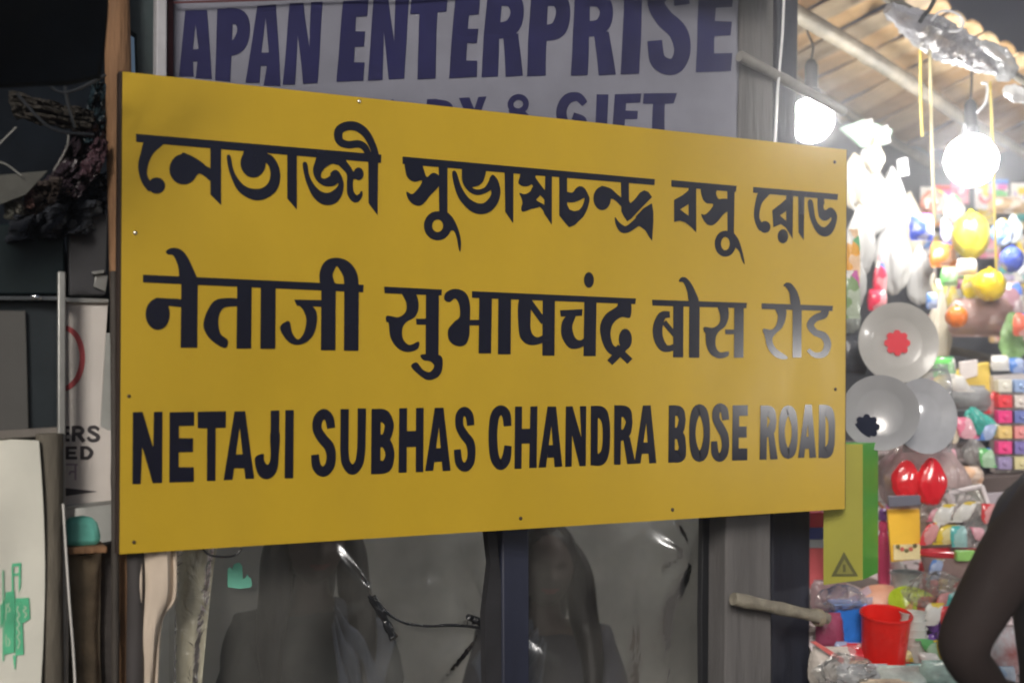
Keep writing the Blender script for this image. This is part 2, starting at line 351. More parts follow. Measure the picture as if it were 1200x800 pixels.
GL['english'] = [
 ((140,460,5.4545), [
  ('P',[(85,124),(148,122),(215,350),(220,122),(275,121),(272,576),(212,577),(145,345),(135,583),(82,583)]),
  ('P',[(320,124),(477,121),(477,210),(380,212),(380,290),(470,290),(470,378),(378,380),(378,475),(475,475),(475,569),(318,573)]),
  ('P',[(500,121),(680,117),(680,223),(615,225),(613,563),(558,563),(560,228),(500,226)]),
  ('P',[(735,118),(782,118),(722,555),(665,558)]),('P',[(756,118),(803,117),(861,548),(805,550)]),('P',[(740,395),(795,392),(800,482),(730,482)]),
  ('P',[(966,114),(1022,112),(1020,300),(966,300)]),('S',[(966,250),(1022,250),(1018,400),(1010,480),(985,530),(940,552),(895,532),(872,480),(868,412),(920,390),(924,430),(945,460),(962,435),(966,380)]),
  ('P',[(1060,111),(1114,110),(1110,546),(1055,546)]) ]),
 ((350,460,5.4545), [
  ('K',[(208,226,52),(194,162,58),(160,136,66),(125,168,62),(118,230,60),(150,290,66),(195,345,66),(208,410,60),(195,472,62),(155,504,66),(115,472,58),(104,395,50)]),
  ('K',[(294,104,54),(293,250,53),(293,380,53),(303,450,56),(342,492,64),(382,455,56),(398,380,53),(402,250,53),(404,100,54)]),
  ('P',[(466,103),(525,103),(522,519),(462,520)]),
  ('K',[(500,146,88),(545,150,84),(575,190,62),(577,230,58),(555,288,60),(500,305,80)]),('K',[(500,305,80),(555,320,70),(580,370,60),(580,420,60),(555,470,80),(500,475,88)]),
  ('P',[(643,99),(693,98),(690,509),(638,511)]),('P',[(750,97),(799,95),(796,505),(748,507)]),('P',[(685,245),(755,243),(755,345),(685,347)]),
  ('P',[(870,96),(912,96),(860,497),(808,500)]),('P',[(886,96),(926,95),(971,497),(920,500)]),('P',[(875,355),(915,352),(925,440),(868,442)]),
  ('K',[(1100,208,46),(1090,145,52),(1060,118,58),(1030,145,52),(1028,210,52),(1055,265,58),(1095,320,58),(1105,390,50),(1092,450,54),(1060,475,58),(1025,445,50),(1014,362,44)]) ]),
 ((560,455,5.4545), [
  ('K',[(190,240,50),(180,165,58),(145,138,62),(108,180,58),(96,310,56),(108,440,58),(145,490,62),(180,450,58),(193,365,45)]),
  ('P',[(237,115),(283,115),(279,512),(234,513)]),('P',[(335,115),(381,113),(376,506),(328,508)]),('P',[(275,258),(340,256),(340,350),(275,352)]),
  ('P',[(445,115),(485,115),(435,503),(388,505)]),('P',[(460,115),(500,115),(540,498),(490,502)]),('P',[(450,362),(500,360),(505,440),(445,442)]),
  ('P',[(562,115),(605,113),(660,310),(652,113),(693,112),(690,494),(650,496),(602,300),(600,498),(558,500)]),
  ('P',[(722,111),(768,111),(765,490),(720,491)]),('K',[(745,150,80),(790,155,75),(816,210,52),(822,300,48),(814,400,52),(785,450,75),(745,452,80)]),
  ('P',[(872,107),(920,107),(912,486),(870,486)]),('K',[(895,145,75),(945,150,70),(965,200,45),(965,230,45),(945,285,60),(895,300,80)]),('P',[(925,300),(972,310),(1008,480),(955,482)]),
  ('P',[(1055,108),(1092,108),(1040,478),(1000,480)]),('P',[(1068,108),(1105,107),(1141,476),(1095,478)]),('P',[(1055,345),(1105,343),(1112,415),(1048,417)]) ]),
 ((770,450,5.2174), [
  ('P',[(72,129),(112,128),(108,478),(68,479)]),('K',[(95,162,66),(135,165,60),(152,205,44),(152,230,44),(138,280,50),(95,300,62)]),('K',[(95,300,62),(140,315,55),(152,360,48),(154,400,48),(137,437,75),(95,440,75)]),
  ('R',(260,298,44,146,40,62)),
  ('K',[(420,218,42),(410,160,48),(385,142,52),(362,165,46),(362,215,46),(385,260,52),(412,315,50),(418,380,46),(405,430,50),(380,448,52),(355,420,46),(349,348,38)]),
  ('P',[(462,129),(555,127),(555,192),(502,194),(502,258),(548,258),(548,325),(500,326),(500,392),(552,392),(552,464),(458,466)]),
  ('P',[(632,130),(675,130),(670,460),(627,461)]),('K',[(650,165,70),(690,168,65),(708,210,42),(708,235,42),(692,285,55),(650,295,65)]),('P',[(678,290),(715,300),(738,458),(692,460)]),
  ('R',(802,292,40,134,38,60)),
  ('P',[(905,124),(935,124),(900,448),(862,450)]),('P',[(917,124),(946,124),(973,448),(932,450)]),('P',[(905,320),(938,320),(945,395),(898,395)]),
  ('P',[(990,125),(1030,125),(1030,449),(987,450)]),('K',[(1010,160,68),(1045,165,62),(1066,220,44),(1068,300,40),(1063,370,44),(1040,414,68),(1010,416,68)]) ]),
]
GL['banner'] = [
 ((150,0,2.66667), [
  ('P',[(180,32),(216,31),(203,160),(206,238),(160,238)]),('P',[(206,31),(248,30),(263,246),(212,243),(222,160)]),('P',[(195,155),(230,152),(234,192),(188,192)]),
  ('P',[(280,27),(330,25),(320,255),(273,250)]),('K',[(310,50,52),(350,55,48),(362,95,40),(345,140,46),(308,155,44)]),
  ('P',[(405,18),(436,17),(416,170),(412,258),(368,258)]),('P',[(428,17),(463,15),(477,268),(425,266),(440,170)]),('P',[(412,165),(445,165),(450,206),(405,206)]),
  ('P',[(505,12),(548,10),(566,150),(572,8),(608,6),(592,260),(547,262),(530,110),(522,264),(484,264)]),
  ('P',[(672,4),(752,-1),(749,50),(714,52),(711,98),(742,98),(738,145),(709,147),(706,195),(740,195),(736,252),(651,256)]),
  ('P',[(768,-4),(815,-6),(832,130),(838,-6),(881,-9),(863,246),(815,249),(800,100),(796,250),(750,252)]),
  ('P',[(888,-9),(1000,-14),(996,36),(968,38),(960,246),(904,249),(913,42),(884,43)]),
  ('P',[(1024,-12),(1100,-16),(1096,45),(1066,48),(1063,90),(1096,90),(1091,135),(1061,135),(1057,190),(1091,190),(1089,241),(1002,246)]),
  ('P',[(790,326),(830,310),(850,430),(800,430)]),('P',[(935,310),(968,309),(965,440),(930,440)]),('K',[(955,322,26),(1000,330,26),(1002,355,26),(960,370,26)]),('P',[(965,370),(995,372),(1020,440),(990,440)]),
  ('P',[(1035,306),(1068,304),(1085,340),(1096,303),(1122,301),(1098,370),(1096,430),(1066,430),(1066,370)]) ]),
 ((560,0,2.66667), [
  ('P',[(30,-30),(75,-30),(62,240),(10,243)]),('K',[(60,-5,50),(105,0,50),(122,40,42),(105,85,50),(55,98,50)]),('P',[(80,100),(128,105),(141,237),(86,241)]),
  ('P',[(165,-30),(218,-30),(213,236),(154,239)]),('K',[(205,-5,50),(250,0,50),(266,40,45),(250,92,52),(205,105,48)]),
  ('P',[(303,-30),(352,-30),(344,235),(291,237)]),('K',[(340,-5,50),(385,0,50),(402,40,42),(385,82,48),(340,92,48)]),('P',[(362,98),(410,100),(432,233),(378,236)]),
  ('P',[(460,-30),(517,-30),(504,231),(446,233)]),
  ('K',[(640,15,48),(632,-22,48),(595,-35,50),(560,5,52),(582,55,58),(625,100,60),(638,160,52),(620,203,50),(590,208,50),(560,185,48),(552,128,46)]),
  ('P',[(692,-30),(800,-30),(796,22),(746,24),(743,65),(797,67),(792,110),(741,112),(739,167),(796,166),(791,222),(681,226)]),
  ('R',(128,325,24,22,18)),('R',(128,378,30,28,18)),('K',[(105,340,18),(170,420,18)]),
  ('K',[(335,325,22),(312,303,28),(278,312,32),(262,350,32),(278,395,32),(315,402,30),(330,375,22),(298,362,22)]),
  ('P',[(372,295),(410,295),(405,412),(368,412)]),
  ('P',[(430,294),(512,292),(510,320),(466,322),(464,345),(502,346),(500,372),(462,372),(458,412),(422,412)]),
  ('P',[(520,292),(626,290),(616,322),(588,324),(584,412),(544,412),(550,324),(518,324)]) ]),
]
GL['notice'] = [
 ((40,320,2.5), [
  ('P',[(85,447),(104,447),(104,456),(95,456),(95,465),(103,465),(103,474),(95,474),(95,484),(104,484),(104,493),(85,493)]),
  ('P',[(110,447),(121,447),(121,493),(110,493)]),('K',[(116,451,10),(135,452,10),(142,461,11),(135,470,10),(116,471,10)]),('K',[(128,470,12),(146,493,12)]),
  ('K',[(189,459,9),(180,451,10),(165,452,10),(162,461,11),(175,469,11),(187,478,11),(182,488,10),(166,489,10),(157,480,9)]),
  ]), ((40,320,2.5), [
  ('P',[(90,507),(125,507),(125,515),(102,515),(102,522),(122,522),(122,530),(102,530),(102,537),(126,537),(126,545),(90,545)]),
  ('P',[(135,506),(146,506),(146,545),(135,545)]),('K',[(140,510,9),(158,512,10),(168,525,11),(158,540,10),(140,541,9)]),
  ]), ((40,320,2.5), [
  ('P',[(88,628),(186,639),(88,653)]) ]) ]
GL['noticered'] = [ ((40,320,2.5), [ ('K',[(70,160,14),(100,163,15),(125,185,16),(139,225,16),(139,270,16),(125,310,16),(98,335,15),(70,342,14)]) ]) ]
GL['noticefaint'] = [ ((40,320,2.5), [ ('K',[(92,560,5),(128,560,5)]),('K',[(121,558,6),(121,606,6)]),('K',[(121,582,5),(108,581,6),(103,590,6)]) ]) ]
GL['sackgreen'] = [ ((0,620,4.4417), [
  ('P',[(64,180),(110,175),(112,190),(66,196)]),('P',[(62,190),(72,190),(72,340),(62,340)]),('P',[(98,185),(110,185),(108,300),(98,330)]),('P',[(64,232),(108,228),(108,240),(64,246)]),
  ('P',[(14,215),(20,215),(20,690),(14,680)]),('P',[(30,330),(75,322),(78,360),(24,372)]),('P',[(2,400),(24,372),(24,470),(2,520)]),
  ('P',[(24,372),(78,360),(74,640),(20,655)]),('P',[(80,360),(150,355),(152,380),(80,390)]),('P',[(110,380),(152,380),(156,465),(118,490)]),
  ('P',[(78,390),(118,388),(118,490),(122,650),(80,655)]),('P',[(66,655),(84,655),(78,725),(74,725)]) ]) ]
GL['sackwhite'] = [ ((0,620,4.4417), [
  ('K',[(50,385,5),(42,400,6),(54,420,5),(42,440,6),(54,460,5),(42,480,6),(54,505,5),(42,525,6),(54,545,5),(42,565,6),(52,585,5),(44,610,6)]),
  ('K',[(34,390,5),(34,430,5),(30,470,5),(36,520,5),(32,560,5),(34,610,5)]),
  ('K',[(96,400,6),(90,425,6),(102,445,6),(90,470,6),(102,495,6),(90,515,6),(102,540,6),(90,560,6),(102,585,6),(92,620,6)]),
  ('K',[(125,400,6),(136,410,6),(122,425,6),(138,440,6),(128,460,6)]) ]) ]
def strip(c):
    L = []; R = []; n = len(c)
    closed = (c[0].to_2d() - c[-1].to_2d()).length < 1e-3
    for i, p in enumerate(c):
        a, b = c[max(i - 1, 0)], c[min(i + 1, n - 1)]
        if closed and i in (0, n - 1): a, b = c[-2], c[1]
        t = (b - a).to_2d()
        if t.length < 1e-9: t = Vector((1, 0))
        t.normalize(); q = Vector((-t.y, t.x))
        L.append(p.to_2d() + q * p.z / 2); R.append(p.to_2d() - q * p.z / 2)
    return [[L[i], L[i + 1], R[i + 1], R[i]] for i in range(n - 1)]
def outlines(kind, d):
    if kind == 'P': return [[Vector(p) for p in d]]
    if kind == 'S': return [[p for p in catmull(d, True)]]
    if kind == 'E':
        x, y, a, b = d; return [[Vector((x + a * math.cos(t), y + b * math.sin(t))) for t in [2 * math.pi * i / 28 for i in range(28)]]]
    if kind == 'R':
        x, y, a, b, wd = d[:5]; w2 = d[5] if len(d) > 5 else wd
        return strip([Vector((x + a * math.cos(t), y + b * math.sin(t), wd + (w2 - wd) * math.sin(t) ** 2)) for t in [2 * math.pi * i / 32 for i in range(33)]])
    return strip(catmull(d, False))
def letters(key, name, mat, parent, place, step=.00004, fine=0):
    """place(px, py, lift): point of the signboard's face, lifted towards the viewer; fine splits the faces so that they follow a rippled cloth"""
    views = GL[key] if isinstance(key, str) else key
    if isinstance(key, str) and key != 'bengali' and len(views) > 1:
        return [letters([vw], name, mat, parent, place, step, fine) for vw in views]
    mb = MB(); i = 0
    for (ox, oy, sc), shapes in views:
        for kind, d in shapes:
            i += 1
            for poly in outlines(kind, d):
                mb.face([Vector((p[0] / sc + ox, p[1] / sc + oy, (i % 14) * step)) for p in poly])
    bm = mb.bm; bm.normal_update()
    bmesh.ops.triangulate(bm, faces=[f for f in bm.faces if len(f.verts) > 4])
    for _ in range(fine):
        bmesh.ops.subdivide_edges(bm, edges=[e for e in bm.edges if e.calc_length() > 9], cuts=1)
        bmesh.ops.triangulate(bm, faces=[f for f in bm.faces if len(f.verts) > 4])
    for v in bm.verts: v.co = place(v.co.x, v.co.y, v.co.z)
    bmesh.ops.recalc_face_normals(bm, faces=bm.faces)
    for f in bm.faces:
        if f.normal.dot(SB) > 0: f.normal_flip()
    base = Vector(parent['_at'])
    for v in bm.verts: v.co -= base
    me = bpy.data.meshes.new(name); bm.to_mesh(me); bm.free(); me.materials.append(mat)
    o = bpy.data.objects.new(name, me); COL.objects.link(o); o.parent = parent
    return o
def bamboo(mb, a, b, r, node=.28, wob=.006, seg=12):
    a, b = Vector(a), Vector(b); L = (b - a).length; n = max(8, int(L / .035)); P = []; Rd = []
    ph = random.random() * node
    side = (b - a).normalized().cross(Vector((.3, .2, .9))).normalized()
    for i in range(n + 1):
        t = i / n; s = t * L
        q = abs(((s + ph) % node) - node / 2)           # distance to the middle of a segment
        bump = .16 * math.exp(-((q - node / 2) / .012) ** 2) - .03 * math.exp(-((q - node / 2 + .02) / .012) ** 2)
        P.append(a.lerp(b, t) + side * wob * math.sin(s * 3.1 + ph * 9)); Rd.append(r * (1 + bump) * (1 - .08 * t))
    mb.tube(P, Rd, seg)
def post(mb, a, b, r, seg=14, amp=.12, sc=9):
    a, b = Vector(a), Vector(b); n = max(10, int((b - a).length / .05))
    P = [a.lerp(b, i / n) for i in range(n + 1)]
    start = len(mb.bm.verts); mb.tube(P, r, seg)
    mb.bm.verts.ensure_lookup_table()
    ax = (b - a).normalized()
    for v in list(mb.bm.verts)[start:]:
        c = a + ax * (v.co - a).dot(ax); d = v.co - c
        v.co = c + d * (1 + amp * nz((v.co.x * 3, v.co.y * 3, v.co.z * .6), sc))
# ------------------------------------------------------------------ ground
m_dirt = M('packed_earth', (.10, .085, .07), .9, var=.35, scale=3, bump=.6, bscale=25)
mb = MB(); mb.sheet(lambda u, v: Vector((-40 + 80 * u, -40 + 80 * v, 0)), 2, 2)
structure(mb.build('ground', m_dirt, smooth=False, at=(0, 0, 0)))

m_wood_old = M('weathered_wood', (.17, .145, .12), .85, var=.4, scale=5, bump=.5, bscale=30, stretch=(3, 3, .35))
m_wood_brown = M('brown_wood', (.24, .13, .065), .8, var=.55, scale=7, bump=.7, bscale=30, stretch=(3, 3, .4))
m_wood_dark = M('dark_stained_wood', (.022, .025, .04), .6, var=.4, scale=5, bump=.3, bscale=30, stretch=(3, 3, .3))
m_wood_grey = M('grey_wood', (.13, .125, .125), .8, var=.3, scale=4, bump=.4, bscale=24, stretch=(3, 3, .3))
m_bamboo = M('bamboo', (.085, .075, .058), .6, var=.5, scale=9, bump=.4, bscale=40, col2=(.15, .13, .10))
m_bamboo_pale = M('pale_bamboo', (.13, .12, .10), .55, var=.5, scale=9, bump=.15, bscale=30)
m_steel = M('painted_steel', (.022, .030, .036), .45, metal=.2, var=.3, scale=4, bump=.06)
m_alu = M('dull_aluminium', (.42, .42, .40), .4, metal=.7, var=.2, scale=8)
m_black = M('black_plastic', (.012, .013, .016), .5, var=.3)

# ------------------------------------------------------------------ the yellow road sign
m_yellow = M('yellow_sign_sheet', (.56, .37, .024), .42, var=.09, scale=2.6, stretch=(1, 1, .4), bump=.012, bscale=14, spec=.45)
m_edge = M('sign_back', (.035, .02, .014), .7)
m_vinyl = M('black_vinyl', (.010, .011, .024), .23, var=.2, scale=1.5, spec=.55)
C = [(143.5, 84), (992, 175.5), (990, 596), (140, 649)]
sign = thing('road_sign', SP(566, 623, .005), 'large glossy yellow street name board lettered in Bengali, Hindi and English capitals', 'sign')
mb = MB()
f0 = [SP(x, y, 0) for x, y in C]
mb.face(f0); mb.mi = 1
n4 = len(f0); bk = [p + SB * .014 for p in f0]
mb.face(bk)
for i in range(4): mb.face([f0[i - 1], bk[i - 1], bk[i], f0[i]])
panel = mb.build('panel', [m_yellow, m_edge], sign, smooth=False)
for x0, y0, x1, y1, sl, sr in ((143.5, 84, 140, 649, -.006, .03), (992, 175.5, 990, 596, -.03, .002)):   # backing rails, seen as a thin dark rim
    e = SP(x0, y0, .0145); e2 = SP(x1, y1, .0145); mb = MB()
    mb.prism([e + SU * sl, e2 + SU * sl, e2 + SU * sr, e + SU * sr], SB * .03)
    mb.build('backing_rail', m_edge, sign, smooth=False)
def on_sign(px, py, lift): return SP(px, py, -.0012 - lift)
for key, nm in (('bengali', 'bengali_lettering'), ('hindi', 'hindi_lettering'), ('english', 'english_lettering')):
    letters(key, nm, m_vinyl, sign, on_sign)
m_rivet = M('bright_rivet', (.75, .7, .55), .25, metal=.9); m_rivetd = M('rusty_rivet', (.06, .04, .03), .6)
for (x, y, r, mt) in ((421, 119, .0042, m_rivet), (158.5, 273, .0042, m_rivet), (157, 635, .0035, m_rivetd), (151, 464, .0035, m_rivetd),
                      (610, 607, .004, m_rivetd), (788, 597, .0045, m_rivetd), (979, 456, .0045, m_rivetd), (978, 190, .0045, m_rivetd)):
    mb = MB(); mb.lathe(SP(x, y, 0), [(r, -.0005), (r, .001), (r * .7, .0024), (0, .003)], -SB, 14)
    mb.build('rivet', mt, sign)

# ------------------------------------------------------------------ closed stall behind the sign: posts, banner, plastic sheet
m_cloth = M('shade_grey_banner_cloth', (.24, .245, .30), .9, var=.2, scale=2.5, bump=.25, bscale=3.5)  # off-white cloth, greyed to put the eave's shade into its colour
m_navy = M('navy_print', (.014, .014, .078), .8, var=.25, scale=6)
m_maroon = M('maroon_print', (.10, .03, .035), .8)
ban = thing('shop_banner', SP(540, 195, .10), 'grey white shop banner with large navy capitals hung behind the yellow sign', 'banner')
BK = .10
mb = MB()
B0, B1, B2, B3 = SP(203, -62, BK), SP(866, -80, BK), SP(866, 205, BK), SP(203, 160, BK)
def brip(p):
    return SB * (.006 * nz((p.x * 2.2, p.y * 2.2, p.z * 6), 1) + .005 * (.5 - abs(nz((p.x * 3 + p.z * 4, p.z * 7 - p.x * 3, 4), 1))) + .002 * nz((p.x * 11, 0, p.z * 16), 1))
def bfn(u, v):
    p = B0.lerp(B1, u).lerp(B3.lerp(B2, u), v)
    return p + brip(p) + SB * .0008
mb.sheet(bfn, 170, 60)
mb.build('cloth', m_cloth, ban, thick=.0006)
def on_ban(x, y, l):
    p = SP(x, y, BK); return p + brip(p) - SB * (.0007 + l)
letters('banner', 'lettering', m_navy, ban, on_ban, fine=4)
mb = MB()
mb.slab([(203, 2), (866, -18), (866, -15), (203, 4.5)], BK - .012, BK - .0115)
mb.slab([(197, -50), (203, -50), (203, 140), (197, 140)], BK - .003, BK + .012)
mb.build('border', m_maroon, ban, smooth=False)

mb = MB(); mb.slab([(184, -60), (196, -60), (195, 260), (182, 260)], .06, .10)
tag(mb.build('wooden_batten', M('whitewashed_batten', (.42, .42, .45), .8, var=.3, scale=6), smooth=False, bevel=.003), 'pale narrow upright batten at the left end of the shop banner', 'batten')
mb = MB(); mb.slab([(150, -60), (184, -60), (182, 200), (165, 200), (160, 40), (150, 34)], .12, .15)
tag(mb.build('tarpaulin_strip', M('green_grey_tarp', (.045, .065, .07), .5, var=.5, scale=7, bump=.5, bscale=14)), 'dark green grey tarpaulin strip between the brown post and banner', 'tarpaulin')

mb = MB(); post(mb, SP(164, 1500, .085).xy.to_3d(), SP(134, -120, .075), .024, amp=.1)
tag(mb.build('timber_post', m_wood_brown), 'orange brown timber post standing at the left edge of the sign', 'post')
mb = MB(); bamboo(mb, SP(138, 1300, .04).xy.to_3d(), SP(133, 318, .05), .008)
tag(mb.build('dark_pole', M('sooty_bamboo', (.05, .042, .035), .7, var=.4)), 'thin dark pole leaning beside the white notice board', 'pole')

# right-hand posts
mb = MB(); mb.slab([(870, -80), (907, -80), (906, 175), (903, 175), (903, 600), (909, 1500), (848, 1500), (851, 600), (866, 190)], .10, .19)
tag(mb.build('plank_post', m_wood_grey, bevel=.006), 'broad grey weathered plank post under the right end of the sign', 'post')
mb = MB(); mb.slab([(913, -80), (937, -80), (934, 175), (950, 600), (951, 1500), (905, 1500), (905, 600), (909, 175)], .20, .26)
tag(mb.build('square_post', m_wood_dark, bevel=.006), 'dark navy square post between the plank post and toy stall', 'post')
mb = MB(); mb.tube([SP(921, -60, .085), SP(917, 40, .083), SP(911, 110, .086), SP(907.5, 175, .085), SP(906, 300, .085)], .0035, 8)
tag(mb.build('white_cable', M('white_cable', (.75, .76, .78), .4)), 'thin white cable running down the dark post above the sign', 'cable')
mb = MB(); bamboo(mb, SP(866, 66, .07), SP(985, 132, .16), .014, node=.2, wob=.01)
tag(mb.build('bamboo_purlin', M('grey_bamboo_pole', (.26, .25, .23), .6, var=.3)), 'short pale bamboo pole crossing the posts toward the bright bulb', 'pole')
mb = MB(); bamboo(mb, SP(858, 701, .06), SP(968, 724, .06), .0155, node=.11, wob=.006)
tag(mb.build('bamboo_rail', M('grey_bamboo', (.26, .235, .185), .65, var=.5, scale=16, bump=.6, bscale=60)), 'pale horizontal bamboo stub tied across the dark post low down', 'pole')
mb = MB()
for i in range(3): mb.lathe(SP(960, 722.5 + i * .3, .06) + SU * (.006 * i - .01), [(.021, -.003), (.0225, 0), (.021, .003)], SU, 16)
tag(mb.build('twine_lashing', M('twine', (.30, .25, .18), .9)), 'twine lashing round the outer end of the bamboo stub', 'twine')

# plastic sheet front
PK = .20
m_plast = film('plastic_sheet', (.36, .36, .34), (.02, .38), .16, scale=4.2, stretch=(1, 1, .6), gloss=.05, crinkle=.16, cscale=9)
def pfn(u, v):
    x = 200 + 656 * u; y0 = 590; p0 = SP(x, y0, PK); p = Vector((p0.x, p0.y, p0.z * (1 - v) + .03 * v))
    q = .012 * nz((p.x * 6, p.z * 1.2, 0), 1.0) + .004 * nz((p.x * 17, p.z * 5, 3), 1)
    q += .008 * (.5 - abs(nz((p.x * 4 + p.z * 3, p.z * 5 - p.x * 2, 7), 1))) 
    # long creases pulled towards the ties
    for gx, gz, s in ((445, 700, .22), (575, 728, .20), (815, 650, .12)):
        g = SP(gx, gz, PK); d = p - g; r = d.length; a = math.atan2(d.z, d.dot(SU))
        q += .010 * math.exp(-(r / s) ** 2) * (1 - math.exp(-(r / .03) ** 2)) * nz((2.2 * math.cos(a), 2.2 * math.sin(a), gx), 1.5)
    return p + SB * q
mb = MB(); mb.sheet(pfn, 150, 110)
tag(mb.build('plastic_sheet', m_plast), 'wrinkled see-through plastic sheet closing the stall below the yellow sign', 'plastic sheet')
mb = MB()
for pts, r in (([(432, 698), (447, 712), (470, 728), (500, 733), (530, 732), (560, 735), (585, 740)], .0035), ([(436, 700), (446, 716), (456, 736), (462, 748)], .009), ([(548, 722), (562, 728), (574, 736), (584, 738)], .007)):
    P = catmull([SP(x, y, PK - .03) for x, y in pts], False, 4)
    mb.tube([p + SB * .006 * nz(p, 60) for p in P], [r * (1 + .5 * nz(p, 50)) for p in P], 8)
tag(mb.build('plastic_tie', M('black_polythene', (.02, .022, .026), .06, var=.4, bump=.5, bscale=60)), 'shiny black twisted polythene tie pulled across the plastic sheet', 'plastic tie')
mb = MB(); mb.slab([(588, 585), (620, 585), (623, 1400), (591, 1400)], .12, .155)
tag(mb.build('square_upright', M('navy_painted_wood', (.018, .022, .045), .55, var=.3, stretch=(3, 3, .3)), bevel=.005), 'dark navy upright behind the plastic beside the half hidden face', 'post')
mb = MB(); mb.slab([(567, 590), (578, 590), (590, 705), (590, 1300), (576, 1300), (568, 720), (575, 660)], .125, .15)
tag(mb.build('dark_drape', M('black_cloth', (.018, .018, .022), .8, var=.4, bump=.5, bscale=20)), 'narrow black drape hanging against the navy upright', 'drape')
mb = MB(); mb.slab([(824, 590), (834, 600), (836, 720), (834, 1400), (826, 1400), (822, 720)], .17, .19)
tag(mb.build('black_strip', m_black, bevel=.002), 'thin black strip edging the plastic sheet next to the plank post', 'strip')
mb = MB(); mb.slab([(838, 600), (851, 600), (852, 1400), (838, 1400)], .15, .19)
tag(mb.build('pale_batten', M('greenish_batten', (.36, .36, .31), .7, var=.2), bevel=.003), 'pale greenish batten running down beside the plank post', 'batten')

# things inside the closed stall
m_back = M('grey_green_cloth', (.58, .59, .56), .95, var=.35, scale=1.6, bump=.5, bscale=5)
BKW = 1.35
mb = MB()
def bwf(u, v):
    p0 = SP(90 + 830 * u, 440, BKW); p = Vector((p0.x, p0.y, 2.3 * (1 - v)))
    return p + SB * .03 * nz((p.x * 5, p.z * .8, 2))
mb.sheet(bwf, 60, 30)
tag(mb.build('back_cloth', m_back, thick=.004), 'hanging grey green cloth at the back of the closed stall', 'cloth')

# lower-left bits under the sign
m_beige = M('beige_cloth', (.62, .52, .42), .9, var=.15, scale=4, bump=.4, bscale=9)
def drape(pts_l, pts_r, k, amp, name, mat, label, cat, nu=14, nv=40, fq=16, sd=0.0, thick=.004):
    L = catmull([(x, y, 0) for x, y in pts_l], False, 8); Rr = catmull([(x, y, 0) for x, y in pts_r], False, 8)
    def fn(u, v):
        i = min(int(v * (len(L) - 1)), len(L) - 2); t = v * (len(L) - 1) - i
        a = L[i].lerp(L[i + 1], t); j = min(int(v * (len(Rr) - 1)), len(Rr) - 2); t2 = v * (len(Rr) - 1) - j
        b = Rr[j].lerp(Rr[j + 1], t2); c = a.lerp(b, u); p = SP(c.x, c.y, k)
        return p + SB * amp * (math.sin(u * fq + 2 * nz((u * 2, v * 3, sd), 1)) + .8 * nz((u * 5, v * 4, sd + 4), 1))
    mb = MB(); mb.sheet(fn, nu, nv)
    o = mb.build(name, mat, thick=thick); return tag(o, label, cat)
drape([(165, 640), (164, 760), (160, 1000)], [(206, 640), (206, 700), (191, 728), (185, 800), (178, 1000)], .03, .008, 'cloth_strip', m_beige, 'beige pink cloth strip hanging under the left corner of the sign', 'cloth', fq=9)
mb = MB(); post(mb, SP(160, 1500, .045).xy.to_3d(), SP(159, 560, .045), .017, amp=.14)  # separate dark post in front of the timber post's lower length
tag(mb.build('dark_post', M('dark_post_wood', (.045, .04, .04), .75, var=.5, stretch=(2, 2, .4))), 'dark post just under the lower left corner of the sign', 'post')
drape([(137, 640), (140, 760), (136, 1000)], [(149, 640), (148, 760), (148, 1000)], .14, .004, 'pink_cloth', M('pink_cloth', (.60, .48, .46), .9), 'sliver of pale pink cloth between two dark posts', 'cloth', nu=6, fq=4, sd=3)
drape([(207, 600), (205, 720), (200, 1000)], [(262, 600), (245, 720), (220, 1000)], .12, .006, 'creased_plastic', film('highlight_plastic', (.74, .70, .54), (.8, .97), .25), 'creased plastic fold coloured as a bright highlight along the left edge of the sheet', 'plastic sheet', nu=16, fq=8, sd=6, thick=0)  # bright highlight of the sheet put into the film's cream colour
mb = MB(); mb.slab([(266.5, 672), (267, 666), (270, 664), (272, 667), (274, 661), (278, 659), (281, 659), (284, 663), (284.5, 678), (288, 676), (290, 672), (292, 677), (294, 676), (295.5, 685), (293, 688), (281, 689.5), (267, 687.5)], .17, .172)
tag(mb.build('paper_scrap', M('mint_paper', (.22, .66, .50), .8, var=.08), smooth=False), 'small torn mint green paper scrap stuck on the plastic sheet', 'paper scrap')
mb = MB()
P = catmull([SP(x, y, -.004 + .02) for x, y in ((236, 640), (244, 649), (260, 652), (276, 650), (283, 642))], False, 6); mb.tube(P, .0022, 6)
tag(mb.build('wire_loop', m_black), 'thin black wire loop drooping below the sign edge', 'wire')

# ------------------------------------------------------------------ far left: cabinet, notice board, sack, rolled tarpaulins
LK = .10
cab = thing('steel_cabinet', SP(30, 1400, .1), 'dark steel shop cabinet with grey door panel at the far left edge', 'cabinet')
mb = MB(); mb.slab([(-140, 352), (76, 352), (77, 512), (-140, 530)], .10, .55)
mb.slab([(-140, 532), (74, 514), (74, 1500), (-140, 1500)], .16, .55)
mb.build('carcass', m_steel, cab, bevel=.004)
mb = MB(); mb.slab([(-140, 262), (76, 262), (76, 345), (-140, 346)], .14, .55)
mb.build('top_box', M('dark_teal_steel', (.006, .014, .017), .5, var=.3, spec=.3), cab, bevel=.004)
mb = MB(); mb.slab([(-140, 362), (30, 364), (34, 504), (-140, 510)], .088, .0995)
mb.build('door_panel', M('grey_panel', (.085, .083, .078), .6, var=.2, scale=3), cab, bevel=.002)
mb = MB(); mb.slab([(-140, 346), (76, 347), (76, 352), (-140, 351)], .07, .30)
mb.build('shelf_rail', M('rail', (.14, .15, .16), .3, metal=.7), cab, bevel=.001)
mb = MB(); mb.slab([(-140, 513), (74, 500), (74, 510), (-140, 525)], .075, .099)
mb.build('lower_rail', M('lower_rail', (.20, .18, .16), .5, metal=.2), cab, bevel=.002)
